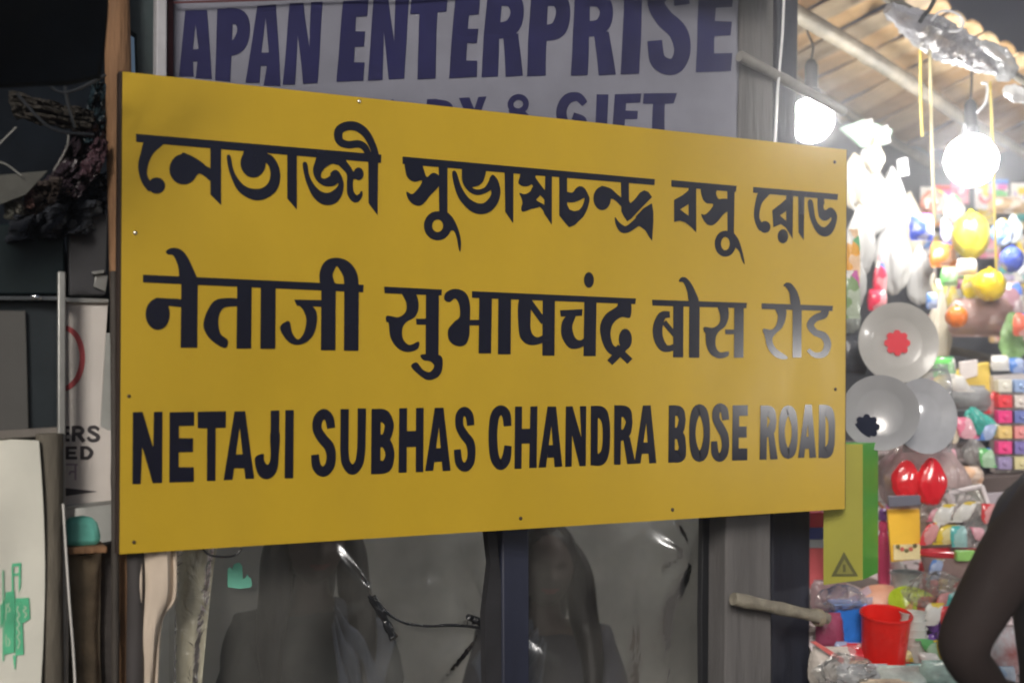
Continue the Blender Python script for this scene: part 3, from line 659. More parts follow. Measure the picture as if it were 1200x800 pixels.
mb = MB(); mb.lathe(SP(42, 349.5, .07), [(.010, 0), (.010, .006), (.006, .010), (0, .011)], -SB + SZ * .4, 16, sq=.5)
mb.build('rail_clip', M('chrome', (.85, .87, .88), .15, metal=1), cab)

mb = MB(); mb.slab([(68, 318), (77, 318), (77, 640), (80, 1000), (70, 1000), (68, 640)], .055, .075)
tag(mb.build('metal_upright', m_alu, bevel=.002), 'slim dull metal upright in front of the white notice board', 'upright')

nb = thing('notice_board', SP(105, 598, .12), 'white notice board with part of a red ring and black capitals', 'notice board')
m_white = M('white_board', (.70, .66, .62), .6, var=.10, scale=5)
mb = MB(); mb.slab([(60, 352), (127, 352), (118, 500), (134, 506), (134, 590), (60, 598)], .115, .125)
mb.build('board', m_white, nb, bevel=.002)
for q in ([(60, 348), (127, 350), (127, 355), (60, 354)], [(60, 594), (134, 586), (134, 590), (60, 599)]):
    mb = MB(); mb.slab(q, .105, .13); mb.build('edge_rail', m_alu, nb, bevel=.001)
on_nb = lambda x, y, l: SP(x, y, .1138 - l)
letters('notice', 'lettering', M('black_print', (.05, .045, .05), .7), nb, on_nb)
letters('noticered', 'red_ring', M('red_print', (.50, .09, .10), .7, var=.15), nb, on_nb)
letters('noticefaint', 'faint_lettering', M('mauve_print', (.36, .28, .33), .8), nb, on_nb)

mb = MB(); mb.slab([(80, 258), (126, 250), (124, 346), (82, 346)], .13, .17)
tag(mb.build('backing_sheet', M('dark_grey_board', (.05, .05, .055), .7, var=.3), bevel=.003), 'dark grey board above the white notice board', 'board')
mb = MB(); mb.slab([(108, 318), (122, 316), (122, 320), (110, 322)], .11, .128); mb.slab([(112, 322), (126, 322), (124, 342), (110, 336)], .12, .129)
tag(mb.build('metal_bracket', m_alu, bevel=.001), 'small bent metal bracket above the notice board', 'bracket')

mb = MB(); mb.slab([(76, 611), (84, 607), (98, 605), (109, 607), (115, 613), (118, 624), (120, 637), (112, 640), (94, 641), (76, 641)], .10, .135)
tag(mb.build('teal_bag', M('teal_polythene', (.16, .56, .47), .5, var=.2, scale=9, bump=.4, bscale=18), bevel=.012), 'folded teal polythene bag on the brown ledge under the notice board', 'bag')
mb = MB(); mb.slab([(70, 642), (126, 640), (126, 648), (70, 650)], .08, .17)
tag(mb.build('wooden_ledge', m_wood_brown, bevel=.003), 'brown wooden ledge carrying the teal polythene bag', 'ledge')
mb = MB(); post(mb, SP(103, 1500, .15).xy.to_3d(), SP(99, 648, .15), .030, amp=.3)
tag(mb.build('mottled_post', M('mottled_wood', (.24, .185, .12), .8, var=.6, scale=7, bump=.5, bscale=20)), 'mottled brown post below the teal polythene bag', 'post')
mb = MB(); mb.slab([(112, 640), (138, 635), (140, 1000), (116, 1000)], .165, .20)
tag(mb.build('soot_plank', M('soot_board', (.07, .062, .058), .8, var=.6, scale=8, bump=.4)), 'soot blackened plank right of the mottled post', 'plank')
mb = MB(); post(mb, SP(60, 1500, .05).xy.to_3d(), SP(58, 508, .05), .024, amp=.10)
tag(mb.build('weathered_post', M('weathered_post', (.13, .115, .09), .85, var=.35, bump=.5, bscale=40, stretch=(2, 2, .5))), 'weathered grey brown post beside the white sack', 'post')
mb = MB(); P = catmull([SP(x, y, .02) for x, y in ((74, 590), (77, 640), (81, 700), (87, 780), (92, 900))], False, 8); mb.tube(P, .0022, 8)
tag(mb.build('white_string', M('white_string', (.72, .70, .66), .7)), 'thin white string hanging down past the teal polythene bag', 'string')

sack = thing('woven_sack', SP(10, 1300, .0), 'off white flat woven sack with green print hanging at lower left', 'sack')
m_sack = M('white_woven_sack', (.68, .67, .59), .75, var=.10, scale=5, bump=.15, bscale=6)
SX = lambda y: 44 + 8 * math.sin((y - 500) / 110.0)
def sackf(u, v):
    y = 516 + 700 * v; x = -170 + (SX(y) + 170) * u
    p = SP(x, y, .03)
    bul = .012 * math.sin(u * 7 + v * 2)
    return p - SB * (bul + .012 * nz((u * 4, v * 5, 2), 1))
mb = MB(); mb.sheet(sackf, 50, 60)
def sackb(u, v):
    y = 516 + 700 * v; x = -170 + (SX(y) + 170) * u
    return sackf(u, v) + SB * (.004 + .05 * (1 - (2 * u - 1) ** 6))
mb.sheet(sackb, 50, 60)
mb.build('bag', m_sack, sack)
def on_sack(px, py, l):
    v = (py - 516) / 700; u = (px + 170) / (SX(py) + 170)
    p = sackf(u, v); r = (p - CAM); d = r.length
    return CAM + r * ((d - .0025 - l) / d)
def letters_sub(key, name, mat, parent, place, n=3):
    o = letters(key, name, mat, parent, place); return o
letters('sackgreen', 'green_print', M('green_ink', (.10, .50, .27), .8, var=.25, scale=14), sack, lambda x, y, l: on_sack(x, y, l))
letters('sackwhite', 'reversed_lettering', M('pale_ink', (.55, .66, .50), .8), sack, lambda x, y, l: on_sack(x, y, .0015 + l))

# rolled and hanging tarpaulins in the dark upper left corner
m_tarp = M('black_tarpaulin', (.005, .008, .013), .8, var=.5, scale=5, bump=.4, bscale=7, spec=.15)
def tarpf(u, v):
    a = DP(-160, -150, 1.55).lerp(DP(118, -150, 1.9), u); b = DP(-160, 112, 1.80).lerp(DP(119, 96, 2.1), u)
    p = a.lerp(b, v); return p + Vector((0, 1, 0)) * (.02 * nz((p.x * 5 + p.z * 6, p.z * 3, 1), 1) + .03 * math.sin(v * 3.14)) + SZ * .01 * nz(p, 9)
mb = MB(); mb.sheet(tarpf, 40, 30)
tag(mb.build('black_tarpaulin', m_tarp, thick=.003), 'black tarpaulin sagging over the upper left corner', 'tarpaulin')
def wadded(name, pts, rad, mat, label, cat, amp=.35, sc=22, seg=18, k=0.05):
    P = catmull([SP(x, y, kk) for x, y, kk in pts], False, 6); n = len(P); mb = MB()
    Rr = [rad[0] + (rad[1] - rad[0]) * i / (n - 1) for i in range(n)]
    Rr[0] *= .35; Rr[-1] *= .35; Rr[1] *= .8; Rr[-2] *= .8
    mb.tube(P, Rr, seg)
    for v in mb.bm.verts:
        c = min(P, key=lambda q: (q - v.co).length); d = v.co - c
        v.co = c + d * (1 + amp * (1 - 2 * abs(nz(v.co, sc))) + amp * .5 * nz(v.co, sc * 2.3, 5))
    return tag(mb.build(name, mat), label, cat)
def crumpled(name, pts_l, pts_r, k, amp, mat, label, cat, sd):
    L = catmull([(x, y, 0) for x, y in pts_l], False, 10); Q = catmull([(x, y, 0) for x, y in pts_r], False, 10)
    def fn(u, v):
        a = L[min(int(v * (len(L) - 1) + .5), len(L) - 1)]; b = Q[min(int(v * (len(Q) - 1) + .5), len(Q) - 1)]; c = a.lerp(b, u)
        e = 5 * nz((u * 5, v * 5, sd), 1) + 3 * nz((u * 13, v * 13, sd), 1)
        p = SP(c.x + e, c.y + e * .6, k)
        return p + SB * amp * ((.5 - abs(nz((u * 3.1, v * 3.7, sd), 1))) * 2 + .5 * (.5 - abs(nz((u * 8, v * 8, sd + 3), 1))) + .25 * nz((u * 19, v * 19, sd), 1))
    mb = MB(); mb.sheet(fn, 44, 44); return tag(mb.build(name, mat, thick=.003), label, cat)
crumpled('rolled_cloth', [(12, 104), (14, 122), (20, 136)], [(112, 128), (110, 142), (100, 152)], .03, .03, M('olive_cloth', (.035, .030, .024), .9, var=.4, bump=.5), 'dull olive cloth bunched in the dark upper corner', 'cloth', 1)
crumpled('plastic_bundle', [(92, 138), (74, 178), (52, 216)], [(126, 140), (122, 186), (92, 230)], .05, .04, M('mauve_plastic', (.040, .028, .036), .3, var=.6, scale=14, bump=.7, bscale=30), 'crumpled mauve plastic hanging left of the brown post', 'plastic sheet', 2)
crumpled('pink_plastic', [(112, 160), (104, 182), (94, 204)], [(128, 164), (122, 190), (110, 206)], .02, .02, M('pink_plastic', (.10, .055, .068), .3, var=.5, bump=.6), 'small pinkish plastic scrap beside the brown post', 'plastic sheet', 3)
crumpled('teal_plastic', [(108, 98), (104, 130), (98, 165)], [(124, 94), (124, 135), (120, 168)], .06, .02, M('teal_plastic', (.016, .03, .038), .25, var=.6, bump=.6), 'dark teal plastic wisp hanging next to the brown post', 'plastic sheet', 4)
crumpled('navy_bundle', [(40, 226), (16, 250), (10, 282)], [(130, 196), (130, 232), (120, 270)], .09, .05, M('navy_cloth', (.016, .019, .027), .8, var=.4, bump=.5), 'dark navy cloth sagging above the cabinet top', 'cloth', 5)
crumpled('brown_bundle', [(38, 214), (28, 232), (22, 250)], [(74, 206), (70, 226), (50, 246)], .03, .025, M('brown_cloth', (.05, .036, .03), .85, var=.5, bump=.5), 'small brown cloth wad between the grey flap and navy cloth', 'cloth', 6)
for i, (x, y) in enumerate(((11, 244), (23, 238), (34, 230))):
    crumpled('cloth_tuft', [(x - 4, y - 10), (x - 5, y), (x - 3, y + 12)], [(x + 3, y - 11), (x + 4, y), (x + 5, y + 11)], .0, .008, M('tuft', [(.085, .085, .07), (.10, .095, .08), (.075, .035, .03)][i], .8, var=.3),
           ['leftmost pale grey cloth tuft under the grey flap', 'middle pale cloth tuft under the grey flap', 'reddish cloth tuft under the grey flap'][i], 'cloth', 10 + i)
for i, (pts, lab) in enumerate((([(-20, 96), (40, 62), (100, 20)], 'upper of the dark cables slanting across the black upper corner'), ([(-20, 112), (50, 70), (118, 36)], 'lower of the dark cables slanting across the black upper corner'),
        ([(80, -20), (84, 40), (76, 100), (88, 150)], 'dark cable hanging straight down in the black upper corner'), ([(20, 110), (60, 150), (110, 158)], 'dark cable sagging under the olive cloth'), ([(30, 60), (70, 108), (124, 88)], 'dark cable looping to the brown post'))):
    mb = MB(); mb.tube(catmull([SP(x, y, -.07) for x, y in pts], False, 8), .0028, 7)
    tag(mb.build('dark_cable', M('dark_cable', (.03, .034, .04), .4)), lab, 'cable')
mb = MB(); mb.slab([(-60, 204), (2, 205), (56, 200), (30, 228), (-60, 262)], -.02, -.012)
tag(mb.build('grey_flap', M('grey_flap', (.085, .085, .075), .8, var=.2, bump=.3), smooth=False), 'grey cloth flap pointing right at the left edge', 'cloth')
for i, (pts, lab) in enumerate((([(-10, 178), (4, 164), (19, 149)], 'upper white wire at the dark left edge'), ([(-6, 189), (8, 193), (25, 206)], 'lower white wire reaching the grey flap'), ([(80, 158), (79, 170), (72, 185), (63, 200)], 'thin white wire curling down the mauve plastic bundle'))):
    mb = MB(); mb.tube(catmull([SP(x, y, -.03) for x, y in pts], False, 5), .0014, 6)
    tag(mb.build('white_wire', M('pale_wire', (.30, .30, .28), .5)), lab, 'wire')
mb = MB()
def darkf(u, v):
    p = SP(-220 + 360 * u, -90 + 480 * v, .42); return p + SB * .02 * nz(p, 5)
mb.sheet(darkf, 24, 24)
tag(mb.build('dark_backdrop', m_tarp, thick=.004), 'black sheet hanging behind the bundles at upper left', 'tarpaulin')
mb = MB()
P = lambda x, k, z: Vector((*SP(x, 440, k).xy, z))
def roofs(u, v):  # out-of-view roof, added for its shade on the stall
    p = P(-250, -.04, 2.44).lerp(P(905, -.04, 2.48), u).lerp(P(-250, 1.6, 2.62).lerp(P(905, 1.6, 2.66), u), v)
    return p + SZ * .012 * math.sin(u * 150)
mb.sheet(roofs, 160, 6)
tag(mb.build('added_tin_roof', M('rusty_tin', (.16, .10, .075), .7, metal=.3, var=.5), thick=.003), 'rusty corrugated tin roof added unseen over the closed stall', 'roof')

# dark building added to hide pale sky, haze added for lens glare
m_added_house = M('sky_dark_plaster', (.018, .019, .034), .9, var=.35, scale=.8, bump=.2)  # colour of the made-up building, dark to pass for night sky
hs = thing('added_building', (6, 11, 0), 'dark building added to cover the sky behind the roof of the toy stall', 'building')
mb = MB(); mb.box((6, 12, 2.9), Vector((9, 0, 0)), Vector((0, 2, 0)), Vector((0, 0, 2.9))); mb.build('wall', m_added_house, hs, smooth=False)
mb = MB(); mb.box((6, 12, 5.92), Vector((9.3, 0, 0)), Vector((0, 2.3, 0)), Vector((0, 0, .1))); mb.build('roof', m_added_house, hs, smooth=False)
HAZE = .032  # haze stands in for lens glare round the lamps
mb = MB(); mb.box((0, 0, 2.7), Vector((42, 0, 0)), Vector((0, 42, 0)), Vector((0, 0, 3.7)))
hz = mb.build('haze', [], smooth=False); hz['kind'] = 'stuff'
hm = bpy.data.materials.new('glare_haze'); hm.use_nodes = True; ht = hm.node_tree; ht.nodes.clear()
pv = ht.nodes.new('ShaderNodeVolumePrincipled'); pv.inputs['Color'].default_value = (.85, .86, .92, 1); pv.inputs['Density'].default_value = HAZE; pv.inputs['Anisotropy'].default_value = .86
ho = ht.nodes.new('ShaderNodeOutputMaterial'); ht.links.new(pv.outputs[0], ho.inputs['Volume']); hz.data.materials.append(hm)
# ------------------------------------------------------------------ the toy stall on the right: display, roof, lamps
m_film = film('display_film', (.72, .74, .74), (.5, .85), .15, scale=8)
stand = thing('display_stand', (1.9, 3.8, 0), 'sloping goods display of the toy stall under pale plastic sheeting', 'display stand')
mb = MB()
pr = [Vector((.80, 2.93, 0)), Vector((.80, 2.93, .71)), Vector((.80, 4.75, 1.24)), Vector((.80, 4.75, 0))]
mb.prism(pr, Vector((2.6, 0, 0)))
mb.build('body', M('display_boards', (.16, .13, .12), .8, var=.4, scale=4), stand, smooth=False)
def covf(u, v):
    x = .79 + 2.62 * u; y = 2.90 + 1.86 * v; z = .72 + .291 * (y - 2.95) - .004
    if v < .06: z -= .16 * (1 - v / .06); y = 2.915 - .01 * (1 - v / .06)
    return Vector((x, y, z + .010 * nz((x * 13, y * 13, 0), 1) + .006 * nz((x * 31, y * 31, 3), 1)))
mb = MB(); mb.sheet(covf, 110, 90)
mb.build('cover', M('pink_grey_cover', (.66, .52, .52), .35, var=.3, scale=9, bump=.5, bscale=30, col2=(.74, .66, .68)), stand)
mb = MB()
mb.sheet(lambda u, v: Vector((.98 + 3.2 * u, 4.95 + .02 * nz((u * 18, v * 3, 0), 1) , 2.75 * (1 - v))), 60, 30)
tag(mb.build('dark_back_sheet', M('slate_sheet', (.06, .065, .08), .7, var=.3, bump=.3, bscale=8), thick=.004), 'dark slate sheet hanging behind the hanging toys', 'sheet')
for (x, y) in ((1.0, 4.86), (3.45, 4.86), (3.45, 2.75)):
    mb = MB(); bamboo(mb, (x, y, 0), (x, y, 2.75), .032)
    tag(mb.build('bamboo_post', m_bamboo), {(1.0, 4.86): 'bamboo corner post behind the white bags', (3.45, 4.86): 'far right bamboo corner post of the toy stall', (3.45, 2.75): 'near right bamboo corner post of the toy stall'}[(x, y)], 'post', 'bamboo corner posts of the toy stall')

# roof: split bamboo slats on two bamboo rafters
def RF(s, t):      # s along the rafters away from the viewer, t across towards the street
    E = DP(840 + 330 * s, 34 + 198 * s, 4.1 + 1.1 * s); Fp = DP(985 + 330 * s, -38 + 200 * s, 3.25 + 1.1 * s)
    return E.lerp(Fp, t)
m_slats = [M('split_bamboo', c, .6, var=.3, scale=5, bump=.25, bscale=22, stretch=(1, 1, 1)) for c in ((.40, .25, .115), (.46, .30, .15), (.26, .155, .075), (.50, .36, .20), (.32, .25, .17))]
N = 17
for i in range(N):
    s0, s1 = i / N - .12, (i + .93) / N - .12
    a, b, c, d = RF(s0, -.25), RF(s1, -.25), RF(s1, 1.06), RF(s0, 1.06)
    nrm = (b - a).cross(d - a).normalized()
    if nrm.z < 0: nrm = -nrm
    mb = MB()
    def sl(u, v, a=a, b=b, c=c, d=d, nrm=nrm, i=i):
        p = a.lerp(b, u).lerp(d.lerp(c, u), v)
        return p + nrm * (.03 + .016 * (1 - (2 * u - 1) ** 2) + .014 * nz((v * 3, i * 1.7, 0), 1) + .004 * nz((v * 14, u * 3, i), 1) + (.010 if i % 2 else 0))
    mb.sheet(sl, 6, 24)
    o = mb.build('roof_slat', m_slats[(i * 7 + i // 3) % 5], thick=.008)
    nth = ['first', 'second', 'third', 'fourth', 'fifth', 'sixth', 'seventh', 'eighth', 'ninth', 'tenth', 'eleventh', 'twelfth', 'thirteenth', 'fourteenth', 'fifteenth', 'sixteenth', 'last'][i]
    tag(o, '%s brown bamboo roof slat counted from the plank post end' % nth, 'roof slat', 'brown slats of the toy stall roof')
mb = MB(); bamboo(mb, DP(912, 4, 3.35), DP(1136, 142, 4.15), .025, node=.24, wob=.012)
tag(mb.build('bamboo_rafter', m_bamboo), 'thick bamboo rafter running under the slats toward the hanging bulb', 'rafter')
mb = MB(); bamboo(mb, DP(1140, 146, 4.1), DP(1290, 232, 4.5), .018)
tag(mb.build('pale_rafter', m_bamboo_pale), 'thin pale bamboo pole beyond the hanging bulb at right', 'rafter')
mb = MB(); bamboo(mb, DP(990, -32, 3.2), DP(1290, 150, 4.1), .014)
tag(mb.build('edge_rafter', m_bamboo_pale), 'pale bamboo rafter along the street edge of the roof', 'rafter')
mb = MB(); bamboo(mb, RF(0.02, -.05), RF(1.0, -.05), .020)
tag(mb.build('rear_rafter', m_bamboo), 'rear bamboo rafter above the white plastic bags', 'rafter')

m_bulb = glow('lit_bulb', (1.0, .98, .94), 100)
m_bulb2 = glow('lit_bulb_behind', (1.0, .97, .90), 118)
def lamp(px, py, d, top, r, mat, label):
    c = DP(px, py, d); t = thing('hanging_bulb', c, label, 'lamp', 'lit bulbs hanging in the market')
    mb = MB(); mb.ball(c, Vector((r, 0, 0)), Vector((0, r, 0)), Vector((0, 0, r * 1.02)), 32, 20); mb.build('bulb', mat, t)
    mb = MB(); z = r * .93
    mb.lathe(c, [(.022, z - .012), (.026, z + .01), (.026, z + .03), (.019, z + .034), (.019, z + .10), (.012, z + .115), (.004, z + .12)], SZ, 24); mb.build('holder', m_black, t)
    mb = MB(); q = c + SZ * (z + .115); e = Vector(top)
    mb.tube(catmull([q, q.lerp(e, .4) + Vector((.008, 0, 0)), q.lerp(e, .8) - Vector((.006, 0, 0)), e], False, 5), .0038, 8); mb.build('cord', m_black, t)
    return t
lamp(1138, 188, 3.7, DP(1133, 38, 3.75), .078, m_bulb, 'bright round bulb on a black cord below the roof edge')
lamp(951, 141, 3.42, DP(948, 30, 3.75), .062, m_bulb2, 'glaring bulb peeping over the top right corner of the sign')
# the lamp of the row that mirrors in the last letters of the sign; it hangs outside the picture to the right
pm = SP(934, 446, 0); v = (CAM - pm).normalized(); nrm = -SB; rdir = nrm * (2 * nrm.dot(v)) - v
c3 = pm + rdir * 2.35
t3 = thing('hanging_bulb', c3, 'bulb hung low at the street side, mirrored in the last letters of the sign', 'lamp', 'lit bulbs hanging in the market')
mb = MB(); mb.ball(c3, Vector((.06, 0, 0)), Vector((0, .06, 0)), Vector((0, 0, .062)), 32, 20); mb.build('bulb', glow('lit_bulb_street', (1.0, .96, .92), 270), t3)
mb = MB(); mb.lathe(c3, [(.022, .045), (.026, .07), (.019, .09), (.019, .15), (.004, .17)], SZ, 20); mb.build('holder', m_black, t3)
mb = MB(); mb.tube([c3 + SZ * .165, c3 + SZ * .6 + RT * .006, Vector((c3.x, c3.y, 2.55))], .0038, 8); mb.build('cord', m_black, t3)
mb = MB(); bamboo(mb, (3.45, 2.75, 2.56), (c3.x - .25, c3.y - .12, 2.56), .02)
tag(mb.build('lamp_pole', m_bamboo), 'bamboo arm carrying the street side bulb', 'pole')

# plastic and cords tangled on the roof edge
m_clear = film('clear_film', (.40, .40, .46), (.45, .8), .4, scale=12, gloss=.05, crinkle=.9, cscale=40)
def crumple(name, path, r, mat, label, cat, amp=.5, sc=34, seg=40):
    P = catmull(path, False, 8); n = len(P); mb = MB()
    Rr = [r * (.35 + .9 * math.sin(math.pi * (i + .5) / n)) for i in range(n)]
    mb.tube(P, Rr, seg)
    for v in mb.bm.verts:
        q = min(P, key=lambda k: (k - v.co).length); d = v.co - q
        v.co = q + d * (.75 + amp * (.5 - abs(nz(v.co, sc))) + .4 * amp * nz(v.co, sc * 2.4, 3))
    return tag(mb.build(name, mat), label, cat)
crumple('plastic_tangle', [DP(1040, 10, 3.3), DP(1075, 30, 3.35), DP(1105, 48, 3.45), DP(1135, 62, 3.5), DP(1170, 82, 3.55)], .046, m_clear, 'crumpled clear plastic bundled along the roof edge', 'plastic bundle')
crumple('plastic_tangle', [DP(1150, 50, 3.4), DP(1172, 64, 3.45), DP(1182, 84, 3.5), DP(1168, 92, 3.5)], .022, film('white_film', (.75, .77, .8), (.5, .9), .12, scale=9), 'white twist of plastic at the right end of the roof edge', 'plastic bundle')
crumple('plastic_tangle', [DP(1176, 104, 3.5), DP(1190, 110, 3.5), DP(1215, 118, 3.55)], .02, film('white_film_b', (.8, .8, .8), (.6, .95), .12, scale=9), 'white plastic scrap at the right border above the pale pole', 'plastic bundle')
def cord(name, pts, r, mat, label, cat='string'):
    mb = MB(); mb.tube(catmull(pts, False, 6), r, 8); return tag(mb.build(name, mat), label, cat)
m_wwire = M('white_wire', (.62, .63, .66), .4); m_yel = M('yellow_string', (.80, .62, .12), .6)
cord('wire_ring', [DP(1092, 24, 3.3), DP(1100, 15, 3.3), DP(1112, 13, 3.3), DP(1124, 18, 3.3), DP(1129, 27, 3.3), DP(1124, 36, 3.3), DP(1112, 37, 3.3)], .0035, m_wwire, 'loop of white wire above the roof edge', 'wire')
cord('black_wire', [DP(1078, 26, 3.3), DP(1083, 18, 3.3), DP(1090, 10, 3.32), DP(1100, -10, 3.34)], .006, m_black, 'short black wire sticking up from the roof edge', 'wire')
cord('yellow_string', [DP(1079, 50, 3.4), DP(1079, 110, 3.42), DP(1081, 160, 3.42)], .004, m_yel, 'short yellow string hanging below the rafter', 'string')
cord('pale_string', [DP(1089, 30, 3.4), DP(1091, 120, 3.42), DP(1093, 200, 3.44), DP(1096, 262, 3.45)], .0048, M('cream_string', (.75, .66, .38), .6), 'long cream string hanging left of the bulb', 'string')
cord('yellow_string', [DP(1160, 96, 3.55), DP(1162, 140, 3.56), DP(1165, 230, 3.58), DP(1168, 330, 3.6)], .0042, m_yel, 'long yellow string hanging right of the bulb', 'string')
cord('white_string', [DP(1150, 97, 3.55), DP(1157, 100, 3.55), DP(1155, 120, 3.55), DP(1145, 132, 3.55)], .004, m_wwire, 'curled white string end beside the yellow string', 'string')
cord('white_string', [DP(1130, 145, 3.62), DP(1131, 155, 3.62), DP(1124, 166, 3.62)], .004, m_wwire, 'curled white string end left of the bulb holder', 'string')

# ------------------------------------------------------------------ goods
def bag(name, px, py, wpx, hpx, d, mat, label, cat='bag', depth=.55, pinch=.55, amp=.22, sc=None, tilt=0.0, string=None, handles=False, sub=(40, 30)):
    """a crumpled plastic bag: wide below, gathered at the top"""
    c = DP(px, py, d); k = PX(d); a, h = wpx * k / 2, hpx * k / 2; sc = sc or 1.3 / max(a, h)
    mb = MB()
    soft = pinch >= .3                                       # gathered bag with folds running down, else a sealed pillow packet
    def fn(n):
        if soft:
            ph = math.atan2(n.y, n.x); s = math.sqrt(max(0, 1 - n.z * n.z))
            return 1 + s * amp * (.35 * math.sin(4 * ph + 5 * noise.noise(Vector((n.x, n.y, n.z * .5)) * 1.4 + c * 7)) + .5 * noise.noise(n * 1.9 + c * 9)) + amp * .12 * noise.noise(n * 6 + c)
        q = (abs(n.x) ** 7 + abs(n.y) ** 7 + abs(n.z) ** 7) ** (-1 / 7)
        return q * (1 + amp * (.30 * noise.noise(n * 2.2 + c * 9) + .10 * noise.noise(n * 6 + c * 5)))
    if mat in _PL.values(): mat = printed(next(k for k, v in _PL.items() if v is mat)[0])
    mb.ball(c, Vector((a, 0, 0)), Vector((0, a * depth, 0)), Vector((0, 0, h)), sub[0], sub[1], fn)
    if not soft:
        for s in (-1, 1):                                    # crimped seal strips
            mb.box(c + SZ * s * h * 1.03 + RT * tilt * s * h, RT * a * .93, Vector((0, .0012, 0)), SZ * h * .10)
    for v in mb.bm.verts:
        t = (v.co.z - c.z) / h
        f = 1 - pinch * max(0, t) ** 1.3
        v.co.x = c.x + (v.co.x - c.x) * f + tilt * (v.co.z - c.z); v.co.y = c.y + (v.co.y - c.y) * f * (1 if soft else max(.05, (1 - .9 * abs(t) ** 2.5)) * (1 - .75 * min(1, abs(v.co.x - c.x) / a) ** 3))
    if handles:
        for s in (-1, 1):
            q = c + Vector((s * a * .35 + tilt * h * .8, 0, h * .85))
            mb.tube(catmull([q, q + Vector((s * a * .25, 0, h * .25)), q + Vector((s * a * .05, .01, h * .48)), q + Vector((-s * a * .12, .01, h * .2))], False, 5), [a * .09] * 16, 8)
    if string is None:
        return tag(mb.build(name, mat), label, cat)
    t = thing(name, c, label, cat); mb.build('bag', mat, t)
    mb = MB(); mb.tube([c + SZ * h * .95, c + SZ * (h * .95 + string * .5) + RT * .003, c + SZ * (h * .95 + string)], .0018, 6); mb.build('string', m_wwire, t)
    return t
def softball(name, px, py, r, d, mat, label, cat='ball', sq=1.0, seams=True):
    c = DP(px, py, d); R = r * PX(d); t = thing(name, c - SZ * R, label, cat); mb = MB()
    mb.ball(c, Vector((R, 0, 0)), Vector((0, R, 0)), Vector((0, 0, R * sq)), 28, 18, lambda n: 1 - .10 * abs(math.sin(2.5 * math.atan2(n.y, n.x) + 1.2 * noise.noise(n * 1.5 + c))) ** 3 + .05 * noise.noise(n * 3 + c * 5))
    mb.build('skin', mat, t)
    mb = MB(); mb.lathe(c, [(R * .12, R * sq * .97), (R * .15, R * sq * 1.06), (R * .06, R * sq * 1.12), (0, R * sq * 1.13)], SZ, 14); mb.build('nozzle', mat, t)
    return t
def board(name, pxs, d, th, mat, label, cat, dd=0.0, bevel=.002):
    P = [DP(x, y, d + dd * (y - pxs[0][1]) * PX(d)) for x, y in pxs]
    mb = MB(); mb.prism(P, Vector((0, th, 0))); return tag(mb.build(name, mat, bevel=bevel), label, cat)
pl = plastic
W_ = M('white_polythene', (.40, .40, .40), .35, var=.05, scale=5, bump=.35, bscale=18)
W2 = M('cream_polythene', (.42, .385, .31), .35, var=.08, scale=5, bump=.35, bscale=18)
white = [(1002, 212, 34, 66, 3.75, 'white polythene bag hung nearest the sign corner'), (1022, 232, 40, 86, 3.9, 'large white polythene bag second from the sign'),
         (1046, 230, 34, 70, 4.0, 'white polythene bag between two others high up'), (1066, 262, 38, 74, 4.15, 'white polythene bag left of the blue packet'),
         (1008, 282, 34, 84, 3.7, 'long white polythene bag low beside the sign edge'), (1046, 300, 44, 90, 3.95, 'wide white polythene bag above the white plate'),
         (1024, 182, 24, 44, 3.8, 'small white polythene bag tucked up under the roof'), (1003, 330, 26, 64, 3.62, 'white polythene bag just above the dark crumpled bag'),
         (1078, 322, 34, 70, 4.1, 'white polythene bag left of the yellow bags'), (1098, 400, 34, 120, 3.9, 'tall white polythene bag hanging beside the red flower plate')]
for i, (x, y, a, h, d, lab) in enumerate(white):
    bag('white_bag', x, y, a, h, d, W_ if i % 3 else W2, lab, 'bag', depth=.4, pinch=.6, amp=.3, handles=i in (1, 4, 9), tilt=(.10 if i == 9 else 0))
for i, (x, y) in enumerate(((1018, 150), (1036, 158), (1058, 196))):
    board('white_tag', [(x - 7, y - 9), (x + 5, y - 12), (x + 8, y + 9), (x - 5, y + 11)], 3.75 + .05 * i, .004, W_, ['white card tag nearest the glaring bulb', 'white card tag right of the nearest one', 'white card tag above the cream string bags'][i], 'tag')
board('green_sheet', [(985, 150), (1012, 140), (1046, 152), (1040, 168), (1010, 172)], 3.9, .02, M('pale_green_film', (.40, .60, .48), .3, var=.3), 'pale green packet wedged under the roof beside the bulb', 'packet')

bag('orange_packet', 1000, 300, 16, 56, 3.35, pl((.85, .42, .05)), 'slim orange packet against the right edge of the sign', 'packet', depth=.3, pinch=.2)
bag('green_packet', 998, 345, 20, 50, 3.3, pl((.22, .34, .15)), 'dull green packet below the slim orange one', 'packet', depth=.3, pinch=.2)
bag('red_packet', 1031, 325, 16, 56, 3.8, pl((.80, .04, .10)), 'slender red packet hanging among white bags', 'packet', depth=.4, pinch=.75)
bag('red_packet', 1028, 351, 22, 22, 3.75, pl((.75, .03, .09)), 'short red packet under the slender red one', 'packet', depth=.5, pinch=.1)
bag('blue_packet', 1080, 266, 28, 28, 3.8, pl((.05, .10, .62)), 'bright blue packet hanging by the cream string', 'packet', depth=.5, pinch=.1, amp=.35)
bag('blue_packet', 1092, 352, 13, 17, 3.8, pl((.10, .25, .62)), 'small blue packet above the tall white bag', 'packet', depth=.5, pinch=.1)
bag('lilac_packet', 1109, 268, 15, 32, 4.0, pl((.36, .36, .62)), 'lilac packet between blue packet and yellow ball', 'packet', depth=.5, pinch=.3)
softball('yellow_ball', 1138, 276, 22, 3.9, pl((.80, .68, .03), .3), 'pear shaped yellow inflatable under the bright bulb', 'ball', sq=1.25)
